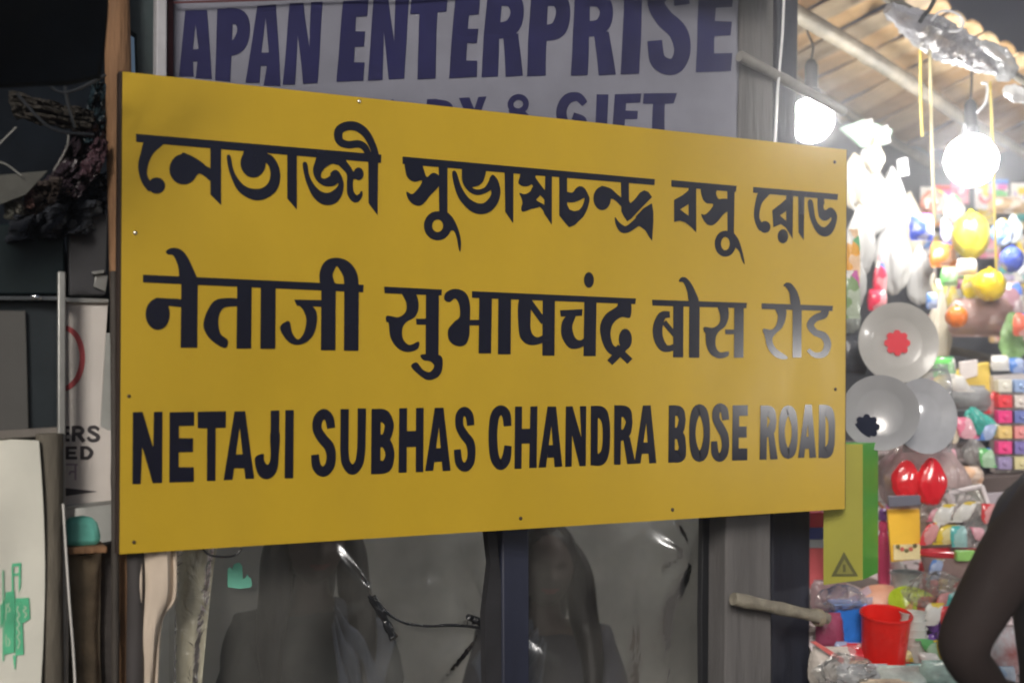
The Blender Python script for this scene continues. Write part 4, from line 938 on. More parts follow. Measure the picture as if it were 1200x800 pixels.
bag('orange_packet', 1106, 298, 32, 26, 4.0, pl((.88, .30, .06)), 'orange packet left below the pear shaped yellow ball', 'packet', depth=.5, pinch=.1)
softball('yellow_ball', 1160, 334, 19, 3.8, pl((.85, .62, .01), .3), 'deep yellow round ball on the long yellow string', 'ball')
bag('yellow_packet', 1142, 336, 30, 34, 3.9, pl((.85, .68, .03)), 'crumpled yellow packet left of the deep yellow ball', 'packet', depth=.5, pinch=.3, amp=.4)
bag('yellow_packet', 1110, 346, 36, 34, 4.0, pl((.80, .66, .18)), 'pale yellow packet under the small green one', 'packet', depth=.4, pinch=.2, amp=.4)
bag('green_packet', 1112, 324, 20, 20, 3.9, pl((.22, .62, .20)), 'small bright green packet among yellow ones', 'packet', depth=.5, pinch=.2)
bag('white_packet', 1133, 313, 24, 18, 3.85, pl((.82, .74, .74)), 'white packet between the two yellow balls', 'packet', depth=.5, pinch=.1)
bag('blue_packet', 1175, 272, 26, 32, 3.9, pl((.16, .30, .66)), 'blue and white packet above the blue ball', 'packet', depth=.5, pinch=.3, amp=.4)
bag('pale_blue_packet', 1188, 268, 20, 34, 4.0, pl((.55, .66, .72)), 'pale blue packet at the right border', 'packet', depth=.4, pinch=.4)
softball('blue_ball', 1186, 304, 14, 3.75, pl((.08, .13, .58), .25), 'shiny dark blue ball near the right border', 'ball', sq=1.1)
bag('pale_packet', 1196, 308, 16, 30, 3.9, pl((.66, .72, .74)), 'silvery pale packet right of the dark blue ball', 'packet', depth=.5)
bag('brown_packet', 1180, 240, 44, 18, 4.3, pl((.40, .27, .14)), 'brown ochre packet under the right bulb glow', 'packet', depth=.4, pinch=.2, amp=.4)
bag('rust_packet', 1096, 236, 30, 30, 4.3, pl((.46, .20, .14)), 'rust red packet above the blue packet', 'packet', depth=.4, pinch=.3, amp=.4)
bag('cream_packet', 1118, 244, 24, 34, 4.3, pl((.72, .62, .52)), 'cream packet above the lilac one', 'packet', depth=.4, pinch=.5, amp=.4)
softball('orange_ball', 1121, 371, 13, 3.7, pl((.90, .22, .03), .3), 'orange ball inside the pinkish carrier bag', 'ball')
bag('pink_carrier', 1150, 372, 76, 40, 3.85, film('pink_film', (.48, .30, .27), (.55, .9), .25, scale=8), 'wide pinkish brown carrier bag under the yellow balls', 'bag', depth=.25, pinch=.1, amp=.3)
bag('purple_packet', 1184, 352, 30, 40, 3.9, pl((.36, .20, .24)), 'dull purple packet right of the pinkish carrier bag', 'packet', depth=.4, pinch=.2, amp=.4)
bag('green_bundle', 1186, 398, 30, 64, 3.8, M('leaf_green_film', (.24, .42, .17), .35, var=.5, scale=14, bump=.4), 'leaf green bundle hanging at the right border', 'bag', depth=.4, pinch=.4, amp=.45)
bag('red_packet', 1199, 380, 24, 24, 3.7, pl((.72, .16, .10)), 'red orange packet over the leaf green bundle', 'packet', depth=.4, pinch=.2, amp=.3)
bag('ochre_packet', 1196, 352, 22, 34, 4.1, pl((.42, .34, .22)), 'ochre packet at the right border above the red orange one', 'packet', depth=.4, pinch=.2, amp=.4)
mb = MB(); bamboo(mb, DP(1100, 408, 4.0), DP(1290, 446, 4.3), .014)
tag(mb.build('shelf_pole', m_bamboo_pale), 'pale horizontal pole across the stall behind the yellow packet', 'pole')

# round plastic plates hung face-on
def plate(px, py, rx, d, mat, flower, label, fx=0, fy=0, fr=.33, tiltv=(.0, -1, .05), petals=8, rim=None):
    c = DP(px, py, d); R = rx * PX(d); ax = Vector(tiltv).normalized(); t = thing('plastic_plate', c - SZ * R, label, 'plate')
    mb = MB(); mb.lathe(c, [(0, .006), (R * .58, .006), (R * .66, .010), (R * .93, .022), (R, .024), (R * 1.0, .020), (R * .94, .016), (R * .6, .001), (0, 0)], ax, 56); mb.build('dish', mat, t)
    if flower:
        A = ax.cross(SZ).normalized(); B = A.cross(ax); fc = c + ax * .0085 - A * (fx * PX(d)) + B * (fy * PX(d)); mb = MB()
        pts = [];  n = 96
        for i in range(n):
            q = 2 * math.pi * i / n; r = R * fr * (.90 + .10 * math.cos(petals * q) - .03 * math.cos(2 * petals * q))
            pts.append(fc + (A * math.cos(q) + B * math.sin(q)) * r)
        mb.prism(pts, ax * .004); mb.build('flower', flower, t, smooth=False)
    return t
plate(1050, 402, 47, 3.30, pl((.42, .41, .39), .4), pl((.70, .03, .05)), 'large white plastic plate with a red flower in its middle')
plate(1031, 484, 44, 3.16, M('grey_plate', (.34, .34, .36), .22, var=.1, coat=.4), M('dark_blue_flower', (.012, .015, .035), .9, spec=.1), 'grey plastic plate with a dark blue flower beside the sign', fx=-15, fy=-16, fr=.34, tiltv=(-.25, -1, .1))
plate(1078, 488, 44, 3.26, M('silver_plate', (.40, .41, .44), .15, var=.2, coat=.8, bump=.2, bscale=12), None, 'shiny grey plate in clear wrap behind the dark flower plate', tiltv=(.3, -1, .12))
bag('clear_wrap', 1086, 478, 62, 92, 3.30, film('wrap', (.6, .62, .66), (.12, .55), .08, scale=12), 'clear wrapper crinkled round the shiny grey plate', 'wrapper', depth=.22, pinch=.1, amp=.25)
bag('dark_bag', 1000, 415, 30, 44, 3.4, M('dark_bag', (.05, .055, .07), .3, var=.5, bump=.5, bscale=30), 'dark crumpled bag left of the red flower plate', 'bag', depth=.4, pinch=.2, amp=.45)
bag('grey_wrap', 996, 372, 22, 40, 3.5, film('grey_wrap', (.5, .54, .5), (.5, .85), .2, scale=10), 'greyish clear bag above the dark crumpled bag', 'bag', depth=.4, pinch=.3, amp=.45)

# things standing and lying behind the plates
bag('green_packet', 1107, 431, 26, 24, 3.55, pl((.16, .60, .14)), 'bright green packet right of the red flower plate', 'packet', depth=.5, pinch=.1, amp=.4)
board('yellow_carton', [(1130, 432), (1160, 424), (1161, 470), (1112, 470), (1118, 448)], 3.75, .06, M('yellow_card', (.78, .58, .12), .5, var=.12), 'yellow carton on the shelf above the teal bag', 'carton')
board('white_carton', [(1124, 424), (1146, 421), (1146, 440), (1126, 446)], 3.74, .01, pl((.78, .72, .70)), 'white card leaning on the yellow carton', 'card')
bag('grey_packet', 1128, 466, 64, 26, 3.7, M('grey_packet', (.26, .26, .27), .3, var=.4, bump=.4), 'long grey packet lying below the yellow carton', 'packet', depth=.3, pinch=.1, amp=.3)
bag('teal_bag', 1148, 494, 30, 34, 3.6, M('teal_film', (.07, .42, .36), .2, var=.4, scale=16, bump=.4), 'shiny teal packet left of the coloured blocks', 'packet', depth=.5, pinch=.4, amp=.4, tilt=-.5)
bag('clear_packet', 1141, 529, 26, 34, 3.55, film('grey_clear', (.50, .48, .48), (.5, .85), .15, scale=12), 'small greyish clear packet under the teal one', 'packet', depth=.5, pinch=.4, amp=.4)
bag('orange_trinket', 1138, 556, 28, 18, 3.5, pl((.72, .46, .30)), 'peach coloured trinket under the greyish clear packet', 'trinket', depth=.5, pinch=.2, amp=.5)
bag('cream_bag', 1118, 500, 16, 40, 3.5, pl((.70, .60, .36)), 'pale yellow narrow packet beside the teal one', 'packet', depth=.5, pinch=.5)
bag('dark_void_bag', 1160, 545, 30, 50, 3.85, M('slate_bag', (.04, .042, .06), .5, var=.4), 'slate dark bag left of the coloured blocks', 'bag', depth=.4, pinch=.2)
blk = thing('toy_block_pack', DP(1185, 548, 3.7), 'clear pack of pink, blue and yellow toy blocks at the right border', 'toy pack')
mb = MB(); mb.prism([DP(1164, 440, 3.72), DP(1222, 436, 3.72), DP(1222, 556, 3.72), DP(1166, 554, 3.72)], Vector((0, .04, 0))); mb.build('backing', pl((.55, .50, .48)), blk, bevel=.002)
cells = {(0, 0): (.72, .70, .62), (1, 0): (.30, .42, .66), (0, 1): (.78, .05, .07), (1, 1): (.72, .66, .62), (0, 2): (.82, .05, .25), (1, 2): (.16, .20, .50), (0, 3): (.80, .58, .22), (1, 3): (.78, .30, .30),
         (0, 4): (.85, .07, .27), (1, 4): (.22, .18, .46), (0, 5): (.34, .28, .48), (1, 5): (.66, .60, .34)}
for (i, j), c in cells.items():
    x0 = 1167 + i * 19; y0 = 444 + j * 18; p = DP(x0 + 8.5, y0 + 8, 3.69); k = PX(3.69)
    mb = MB(); mb.box(p, RT * 8 * k, Vector((0, .018, 0)), SZ * 7.4 * k); mb.lathe(p + Vector((0, -.018, 0)), [(3.2 * k, 0), (3.2 * k, .006), (0, .007)], Vector((0, -1, 0)), 12)
    mb.build('block', pl(c), blk, bevel=.002)
board('shelf_board', [(1150, 560), (1260, 552), (1260, 572), (1152, 577)], 3.62, .1, M('brown_shelf', (.10, .075, .07), .7), 'dark brown shelf board under the coloured blocks', 'shelf')
board('lilac_sheet', [(1156, 578), (1260, 573), (1260, 640), (1172, 640)], 3.6, .02, M('lilac_card', (.40, .36, .40), .6, var=.2), 'greyish lilac card below the dark shelf board', 'card')

# the tall green box beside the sign
gb = thing('green_box', SP(1000, 680, .05), 'tall olive and bright green box standing against the right edge of the sign', 'box')
d = 3.04
q0, q1, q2, q3 = DP(965, 520, d), DP(1011, 520, d), DP(1011, 679, d), DP(965, 685, d)
dv = (DP(1029, 518, d + .12) - DP(1011, 520, d))
mb = MB(); mb.mi = 0
top = [q0, q1, q1 + dv, q0 + dv]; bot = [q3, q2, q2 + dv, q3 + dv]
mb.face([q0, q1, q2, q3]); mb.face([top[3], top[2], bot[2], bot[3]]); mb.face([top[0], top[3], bot[3], bot[0]])
mb.mi = 1; mb.face([top[1], top[2], bot[2], bot[1]]); mb.face(top); mb.face(bot)
mb.build('carton', [M('olive_card', (.36, .34, .05), .5, var=.08), M('bright_green_card', (.07, .40, .035), .45, var=.08)], gb, smooth=False)
mb = MB()
tri = [(989, 646), (1006, 675), (974, 675)]; inn = [(989.5, 655), (1000, 672), (980, 672)]
mb.face([DP(x, y, d - .001) for x, y in tri])
mb.mi = 1; mb.face([DP(x, y, d - .0018) for x, y in inn])
mb.mi = 0; mb.face([DP(x, y, d - .0026) for x, y in ((987.5, 661), (991, 661), (991, 670), (988, 670))])
mb.build('triangle_mark', [M('dark_olive_print', (.10, .10, .03), .6), M('mid_olive_print', (.24, .23, .05), .6)], gb, smooth=False)

# striped packet between post and green box
sp = thing('striped_packet', DP(957, 700, 3.3), 'red, blue and pink striped packet between the dark post and green box', 'packet')
for (y0, y1, c) in ((600, 618, (.45, .03, .07)), (618, 632, (.05, .07, .30)), (632, 642, (.50, .55, .62)), (642, 690, (.80, .16, .18))):
    mb = MB(); mb.prism([DP(944, y0, 3.3), DP(967, y0, 3.3), DP(967, y1 - .4, 3.3), DP(944, y1 - .4, 3.3)], Vector((0, .05, 0))); mb.build('stripe', pl(c), sp, bevel=.001)

bag('red_pouch', 1062, 562, 34, 46, 3.31, M('red_pouch_left', (.74, .02, .03), .2, var=.15, coat=.6, bump=.2, bscale=14), 'left of two glossy red pouches in the large pinkish clear bag', 'pouch', depth=.5, pinch=.35, amp=.2)
bag('red_pouch', 1091, 564, 36, 56, 3.30, M('red_pouch', (.78, .015, .03), .2, var=.15, coat=.6, bump=.2, bscale=14), 'right of two glossy red pouches in the large pinkish clear bag', 'pouch', depth=.5, pinch=.35, amp=.2)
bag('clear_bag', 1082, 556, 110, 100, 3.42, film('pinkish_clear', (.80, .62, .62), (.5, .8), .15, scale=7), 'large pinkish clear bag round the two glossy red pouches', 'bag', depth=.25, pinch=.55, amp=.25)
bk_ = thing('picture_book', DP(1060, 654, 3.25), 'orange yellow picture card with small dark figures below the red pouches', 'card')
mb = MB(); mb.prism([DP(1040, 597, 3.30), DP(1078, 596, 3.30), DP(1079, 655, 3.22), DP(1045, 658, 3.22)], Vector((0, .012, 0))); mb.build('card', M('orange_card', (.85, .50, .035), .45, var=.12), bk_, bevel=.001)
mb = MB(); mb.prism([DP(1047, 638, 3.235), DP(1078, 637, 3.235), DP(1078.5, 655, 3.213), DP(1047.5, 656, 3.213)], Vector((0, .002, 0))); mb.build('pale_strip', pl((.80, .66, .36)), bk_)
for i, (x, y) in enumerate(((1052, 640), (1057, 643), (1062, 645), (1067, 643), (1072, 639))):
    mb = MB(); mb.lathe(DP(x, y, 3.226), [(.006, 0), (.006, .002), (0, .003)], Vector((0, -1, .2)), 8); mb.build('printed_figure', pl([(.12, .10, .02), (.5, .08, .05)][i % 2]), bk_)
board('grey_header', [(1041, 581), (1079, 580), (1079, 592), (1042, 594)], 3.24, .012, pl((.17, .17, .22)), 'grey header card above the orange picture card', 'card')
bag('beige_packet', 1100, 618, 48, 62, 3.36, film('beige_clear', (.80, .64, .50), (.5, .85), .2, scale=8), 'beige clear packet right of the orange picture card', 'packet', depth=.25, pinch=0, amp=.15)
cb = thing('clear_box', DP(1135, 640, 3.35), 'tilted clear plastic box with a white frame', 'box')
mb = MB(); k = [DP(1110, 578, 3.36), DP(1150, 569, 3.36), DP(1170, 628, 3.30), DP(1138, 640, 3.30)]; mb.prism(k, Vector((0, .06, 0))); mb.build('pane', film('box_pane', (.50, .50, .44), (.5, .8), .15, scale=8), cb, bevel=.002)
for a, b in ((0, 1), (1, 2), (2, 3), (3, 0)):
    mb = MB(); mb.tube([k[a] - Vector((0, .004, 0)), k[b] - Vector((0, .004, 0))], .007 if (a, b) != (3, 0) else .014, 8); mb.build('frame_bar', pl((.62, .57, .58)), cb)
tb = thing('clear_tub', HEAP(1120, 668), 'clear tub with a red rim and green clip', 'tub')
c = DP(1122, 656, 3.24); k = PX(3.24)
mb = MB(); mb.lathe(c, [(36 * k, -20 * k), (44 * k, 6 * k), (44 * k, 8 * k), (34 * k, -18 * k), (0, -18 * k)], SZ, 40, sq=.45); mb.build('tub_wall', film('tub_wall', (.72, .52, .52), (.5, .8), .15), tb)
mb = MB(); mb.lathe(c, [(44 * k, 5 * k), (47 * k, 7 * k), (47 * k, 11 * k), (43 * k, 12 * k), (42 * k, 7 * k)], SZ, 44, sq=.45); mb.build('rim', pl((.68, .04, .06)), tb)
mb = MB(); mb.box(c + Vector((0, -.058, 9 * k)), RT * 12 * k, Vector((0, .012, 0)), SZ * 6 * k); mb.build('clip', pl((.38, .74, .20)), tb, bevel=.004)

def lathe_thing(name, px, py, z0off, prof, mat, label, cat, d=None, seg=36, tilt=(0, 0, 1), part='shell', sq=1.0):
    c = HEAP(px, py) if d is None else DP(px, py, d)
    mb = MB(); mb.lathe(c, prof, Vector(tilt), seg, sq); return tag(mb.build(name, mat), label, cat)
lathe_thing('red_jar', 1089, 698, 0, [(.022, 0), (.026, .006), (.026, .040), (.020, .048), (.020, .052), (.024, .053), (.024, .064), (0, .066)], pl((.66, .03, .06), .25), 'squat red jar with a lid beside small red figures', 'jar')
for i, (x, y) in enumerate(((1114, 696), (1127, 698), (1137, 694))):
    c = HEAP(x, y); mb = MB()
    mb.ball(c + SZ * .022, Vector((.014, 0, 0)), Vector((0, .012, 0)), Vector((0, 0, .022)), 14, 10)
    mb.ball(c + SZ * .052, Vector((.011, 0, 0)), Vector((0, .011, 0)), Vector((0, 0, .012)), 12, 8)
    for s in (-1, 1): mb.tube([c + Vector((s * .010, 0, .036)), c + Vector((s * .024, -.004, .026))], [.005, .004], 6); mb.tube([c + Vector((s * .006, 0, .008)), c + Vector((s * .010, -.012, .004))], [.006, .006], 6)
    tag(mb.build('toy_figure', pl([(.50, .48, .40), (.70, .05, .07), (.62, .55, .50)][i])), ['small beige toy figure next to the squat red jar', 'small red toy figure between two beige ones', 'small cream toy figure right of the red one'][i], 'toy figure')
pb = thing('pink_bottle', HEAP(1036, 684), 'tall pink bottle with a purple cap right of the green box', 'bottle')
c = HEAP(1036, 684); mb = MB(); mb.lathe(c, [(.016, 0), (.018, .01), (.018, .13), (.012, .15), (.011, .155), (.014, .156), (.014, .182), (.006, .186), (0, .187)], SZ, 28); mb.build('bottle_body', pl((.80, .09, .22), .25), pb)
mb = MB(); mb.lathe(c, [(.013, .188), (.0145, .192), (.013, .215), (.006, .222), (0, .223)], SZ, 24); mb.build('bottle_cap', pl((.25, .10, .35), .3), pb)
lathe_thing('grey_tub', 1062, 702, 0, [(.034, 0), (.042, .07), (.045, .072), (.045, .080), (.040, .080), (.034, .01), (0, .01)], pl((.48, .56, .58), .3), 'pale grey tub behind the lime bowl', 'tub')
lathe_thing('peach_plate', 1036, 712, 0, [(.03, 0), (.05, .010), (.076, .022), (.078, .024), (.06, .014), (0, .006)], pl((.78, .40, .27), .35), 'shallow peach plate behind the red tumbler', 'plate', tilt=(-.1, -.5, 1))
rb = thing('red_tumbler', HEAP(1035, 777), 'big open red plastic tumbler on the front of the display', 'tumbler')
c = HEAP(1035, 776); mb = MB()
mb.lathe(c, [(.050, 0), (.054, .004), (.062, .125), (.066, .126), (.067, .131), (.064, .134), (.060, .130), (.051, .012), (0, .010)], Vector((.02, -.16, 1)), 56); mb.build('shell', pl((.78, .018, .012), .3), rb)
mb = MB(); mb.lathe(c, [(.056, -.004), (.066, -.002), (.066, .008), (.056, .012)], Vector((.02, -.16, 1)), 40); mb.build('base_ring', pl((.72, .04, .03), .3), rb)
bb = thing('blue_container', HEAP(993, 752), 'square bright blue container left of the red tumbler', 'container')
c = HEAP(993, 752); mb = MB(); X, Y, Z = RT * .040, Vector((0, .03, 0)), SZ
mb.box(c + Z * .052, X, Y, Z * .048); mb.build('body', pl((.03, .20, .72), .3), bb, bevel=.006)
mb = MB(); mb.box(c + Z * .104, X * 1.12, Y * 1.15, Z * .004); mb.build('lid', pl((.16, .32, .74), .3), bb, bevel=.003)
mb = MB(); mb.box(c + Z * .003, X * 1.08, Y * 1.1, Z * .004); mb.build('foot', pl((.20, .32, .70), .3), bb, bevel=.003)
lathe_thing('lime_bowl', 1070, 722, 0, [(.03, 0), (.05, .014), (.076, .034), (.081, .035), (.080, .030), (.056, .006), (.03, -.004), (0, -.004)], pl((.52, .68, .03), .3), 'lime green bowl tipped toward the viewer behind white cups', 'bowl', tilt=(.18, -.75, 1))
st = thing('white_cup_stack', HEAP(1073, 778), 'stack of white cups right of the red tumbler', 'cups')
for i in range(5):
    c = HEAP(1073, 774) + SZ * (.020 * i) + RT * (-.0015 * i); mb = MB()
    mb.lathe(c, [(.026, 0), (.031, .042), (.034, .043), (.034, .046), (.030, .046), (.025, .004), (0, .004)], SZ, 30); mb.build('cup', pl((.68, .70, .66), .35), st)
def flower(px, py, r, col, label, d=None):
    c = (HEAP(px, py) + SZ * .02) if d is None else DP(px, py, d); R = r; t = thing('toy_flower', c, label, 'toy flower')
    for i in range(6):
        q = 2 * math.pi * i / 6 + .3; v = Vector((math.cos(q), -.25, math.sin(q))) * R * .62
        mb = MB(); a = v.normalized(); b = Vector((0, 1, 0)).cross(a).normalized(); n = a.cross(b)
        mb.ball(c + v, a * R * .42, b * R * .24, n * R * .10, 14, 8); mb.build('petal', pl(col), t)
    mb = MB(); mb.ball(c + Vector((0, -.012, 0)), RT * R * .26, Vector((0, R * .2, 0)), SZ * R * .26, 14, 8); mb.build('centre', pl(tuple(min(1, x * 1.5 + .05) for x in col)), t)
    return t
flower(1102, 752, .052, (.20, .09, .40), 'violet toy flower right of the white cups')
flower(1093, 738, .038, (.33, .16, .50), 'light purple toy flower behind the violet one')
flower(1118, 733, .048, (.07, .20, .62), 'blue toy flower next to the dark arm')
flower(1083, 742, .028, (.10, .10, .13), 'small charcoal toy flower touching the white cups')
bag('coral_packet', 1100, 712, 50, 24, 3.2, pl((.68, .17, .12)), 'coral packet lying behind the toy flowers', 'packet', depth=.4, pinch=.1, amp=.4)
bag('pink_packet', 972, 697, 44, 32, 3.25, film('pale_pink', (.86, .60, .64), (.7, .95), .2), 'pale pink clear packet under the green box', 'packet', depth=.4, pinch=.1, amp=.35)
board('pink_card', [(996, 700), (1018, 686), (1022, 694), (1000, 708)], 3.2, .008, pl((.72, .54, .60)), 'small pink card behind the blue container', 'card')
bag('plum_packet', 972, 740, 32, 40, 3.12, M('plum', (.34, .07, .14), .3, var=.3, bump=.3), 'plum red packet beside the bamboo stub end', 'packet', depth=.5, pinch=.1, amp=.3)
bag('red_packet', 1008, 768, 56, 26, 3.10, pl((.70, .05, .07)), 'red packet lying below the blue container', 'packet', depth=.5, pinch=.1, amp=.3)
bag('grey_bag', 973, 782, 50, 44, 3.02, M('grey_film', (.60, .55, .50), .3, var=.4, bump=.6, bscale=26), 'crumpled grey plastic bag at the near left corner of the display', 'bag', depth=.5, pinch=.1, amp=.35)
board('red_strip', [(950, 752), (956, 751), (990, 772), (988, 778)], 2.98, .01, pl((.70, .16, .15)), 'thin red strip lying over the crumpled grey bag', 'strip')
for i, (x, y, a, h, col, lab) in enumerate(((1012, 792, 60, 26, (.60, .62, .66), 'silvery wrapped packet in front of the red tumbler at left'), (1062, 796, 70, 30, (.66, .72, .68), 'pale mint wrapped packet in front of the red tumbler'),
        (1106, 790, 56, 30, (.52, .68, .62), 'minty clear packet under the violet flower'), (1040, 812, 70, 30, (.70, .58, .45), 'beige wrapped packet at the lower border'), (1090, 818, 70, 30, (.55, .68, .68), 'bluish wrapped packet at the lower border'))):
    bag('wrapped_packet', x, y, a, h, 2.98 - .02 * i, M('wrapped', col, .2, var=.35, scale=22, bump=.6, bscale=30, coat=.4), lab, 'packet', depth=.6, pinch=0, amp=.4)
bag('coloured_packet', 1184, 768, 44, 60, 3.05, M('mixed_print', (.60, .16, .14), .4, var=.3, scale=16, col2=(.62, .70, .74)), 'red and white patterned packet in the crook of the dark arm', 'packet', depth=.5, pinch=.1, amp=.25)
bag('blue_print_packet', 1178, 790, 24, 18, 2.95, pl((.34, .48, .66)), 'small light blue packet low in the crook of the dark arm', 'packet', depth=.5, pinch=.1, amp=.3)
bag('brown_packet', 1160, 668, 70, 50, 3.5, film('smoky_film', (.40, .30, .30), (.6, .9), .25), 'smoky pink clear packet beside the dark sleeve', 'packet', depth=.3, pinch=.2, amp=.3)
bag('rose_packet', 1150, 705, 60, 44, 3.35, pl((.55, .26, .24)), 'rosy packet behind the dark arm near the toy figures', 'packet', depth=.3, pinch=.2, amp=.3)

# ------------------------------------------------------------------ rows of carded toys hanging at the back, small wrapped goods filling the display
ORD = ['first', 'second', 'third', 'fourth', 'fifth', 'sixth', 'seventh', 'eighth', 'ninth', 'tenth', 'eleventh', 'twelfth']
CC = [('orange', (.85, .34, .06)), ('yellow', (.85, .66, .06)), ('pink', (.80, .22, .34)), ('blue', (.10, .24, .62)), ('red', (.74, .06, .07)), ('green', (.14, .48, .16)), ('white', (.78, .76, .72)), ('ochre', (.55, .36, .14)), ('lilac', (.48, .38, .62)), ('turquoise', (.10, .52, .52))]
def carded(px, py, w, h, d, ci, hi, ti, shape, label):
    k = PX(d); c = DP(px, py, d); w *= k; h *= k; t = thing('carded_toy', c - SZ * h / 2, label, 'toy', 'carded toys hanging at the back of the stall')
    yaw = random.uniform(-.35, .35); X = Vector((math.cos(yaw), math.sin(yaw), 0)); Y = Vector((-math.sin(yaw), math.cos(yaw), 0))
    mb = MB(); mb.box(c, X * w / 2, Y * .0012, SZ * h / 2); mb.build('card', printed(CC[ci][1], 24), t)
    mb = MB(); mb.box(c + SZ * h * .42 - Y * .003, X * w * .5, Y * .0012, SZ * h * .09); mb.build('header', plastic(CC[hi][1]), t)
    mb = MB(); q = c - SZ * h * .10 - Y * w * .14; m = plastic(CC[ti][1])
    if shape == 0:                                          # little car
        mb.box(q, X * w * .36, Y * w * .12, SZ * h * .09); mb.box(q + SZ * h * .13, X * w * .2, Y * w * .1, SZ * h * .06)
        for s in (-1, 1): mb.lathe(q + X * s * w * .22 - SZ * h * .1 - Y * w * .13, [(h * .07, 0), (h * .07, .006), (0, .007)], -Y, 12)
    elif shape == 1:                                        # doll
        mb.ball(q + SZ * h * .16, X * w * .15, Y * w * .13, SZ * h * .10, 12, 8); mb.lathe(q - SZ * h * .25, [(w * .26, 0), (w * .2, h * .12), (w * .09, h * .3)], SZ, 12)
        for s in (-1, 1): mb.tube([q + X * s * w * .06 + SZ * h * .03, q + X * s * w * .3 - SZ * h * .05], w * .045, 6)
    elif shape == 2:                                        # bat and ball
        mb.tube([q - SZ * h * .32, q - SZ * h * .05, q + SZ * h * .02, q + SZ * h * .22], [w * .06, w * .06, w * .2, w * .22], 10); mb.ball(q + X * w * .3 - SZ * h * .15, X * w * .11, Y * w * .11, SZ * w * .11, 12, 8)
    else:                                                   # whistle string of beads
        for b in range(7): a = b * math.pi / 6; mb.ball(q + X * math.cos(a) * w * .32 - SZ * (math.sin(a) * h * .28 - h * .15), X * w * .09, Y * w * .09, SZ * w * .09, 10, 6)
    mb.build('toy_piece', m, t)
rnd = random.Random(3)
KIND = ['car', 'doll', 'bat and ball', 'bead string']
for row, (y, xs) in enumerate(((226, (1088, 1106, 1124, 1152, 1172, 1194)), (252, (1090, 1118, 1154, 1196)), (288, (1090, 1118, 1158, 1202)), (316, (1088, 1128, 1176, 1200)), (346, (1124, 1182, 1204)), (384, (1096, 1170, 1202)))):
    for i, x in enumerate(xs):
        ci, hi, ti, sh = rnd.choice((0, 1, 2, 6, 6, 7, 7, 8, 9)), rnd.choice((1, 3, 4, 6, 6)), rnd.randrange(10), rnd.randrange(4)
        carded(x + rnd.uniform(-2, 2), y + rnd.uniform(-3, 3) + (rnd.uniform(-4, 12) if row == 0 else 0), rnd.uniform(19, 24), rnd.uniform(26, 32), 4.55 + .04 * row, ci, hi, ti, sh,
               '%s %s on %s card, %s from left in the %s hanging row' % (CC[ti][0], KIND[sh], CC[ci][0], ORD[i], ORD[row]))
small = [(1107, 455, 20, 22, 2, 'beside the yellow carton'), (1172, 425, 22, 16, 6, 'on the pole above the coloured blocks'), (1192, 428, 20, 16, 3, 'on the pole at the right border'), (1112, 478, 18, 20, 7, 'behind the clear wrapper'), (1165, 470, 12, 26, 4, 'between yellow carton and coloured blocks'),
         (1125, 580, 26, 14, 2, 'over the tilted clear box'), (1160, 590, 26, 20, 8, 'under the dark shelf board'), (1112, 556, 20, 20, 6, 'right of the two red pouches'), (1050, 540, 24, 16, 2, 'under the dark flower plate'), (1038, 570, 14, 30, 6, 'left of the two red pouches'),
         (1040, 602, 10, 24, 0, 'at the edge of the green box'), (1090, 664, 26, 14, 4, 'under the beige packet'), (1150, 660, 26, 20, 2, 'behind the clear tub'), (1086, 676, 16, 12, 9, 'over the squat red jar'), (1108, 684, 18, 12, 1, 'by the toy figures'),
         (1148, 686, 20, 16, 4, 'right of the toy figures'), (1120, 716, 22, 14, 3, 'behind the blue toy flower'), (1090, 726, 18, 14, 4, 'behind the light purple toy flower'), (1012, 706, 20, 12, 8, 'behind the blue container'), (985, 716, 18, 14, 2, 'left of the blue container'),
         (964, 716, 16, 24, 6, 'behind the bamboo stub end'), (1058, 768, 22, 12, 1, 'at the foot of the red tumbler'), (1090, 772, 22, 14, 6, 'at the foot of the white cups'), (1030, 786, 24, 12, 2, 'just in front of the red tumbler'), (986, 758, 16, 12, 3, 'in front of the blue container'),
         (1074, 784, 24, 12, 9, 'in front of the white cups'), (1004, 780, 22, 12, 0, 'on the crumpled grey bag'), (960, 664, 12, 40, 2, 'behind the striped packet'), (1052, 664, 16, 22, 6, 'under the orange picture card'), (1075, 690, 14, 20, 2, 'behind the lime bowl')]
for x, y, a, h, ci, where in small:
    d = (HEAP(x, y + h / 2) - CAM).dot(FW) - .03 if y > 560 else 3.72
    bag('small_packet', x, y, a, h, min(d, 3.75), plastic(CC[ci][1]), 'small %s printed packet %s' % (CC[ci][0], where), 'packet', depth=.35, pinch=.1, amp=.4, tilt=rnd.uniform(-.4, .4), sub=(24, 16))

wraps = [(1112, 596, 60, 50, 3.30, 'over the beige packet and clear box'), (1150, 640, 60, 70, 3.28, 'beside the dark sleeve over the clear tub'), (1100, 690, 80, 40, 3.18, 'over the toy figures and red jar'), 
         (985, 700, 56, 30, 3.16, 'lying under the green box'),    (990, 786, 70, 40, 2.93, 'at the near left front of the display')]
for i, (x, y, a, h, d, where) in enumerate(wraps):
    bag('clear_wrapper', x, y, a, h, d, film('loose_wrap', [(.9, .80, .82), (.84, .9, .9), (.92, .86, .76)][i % 3], (.03, .28), .12, scale=14, gloss=.08, crinkle=.9, cscale=30), 'loose clear wrapper ' + where, 'wrapper', depth=.16, pinch=.35, amp=.6)

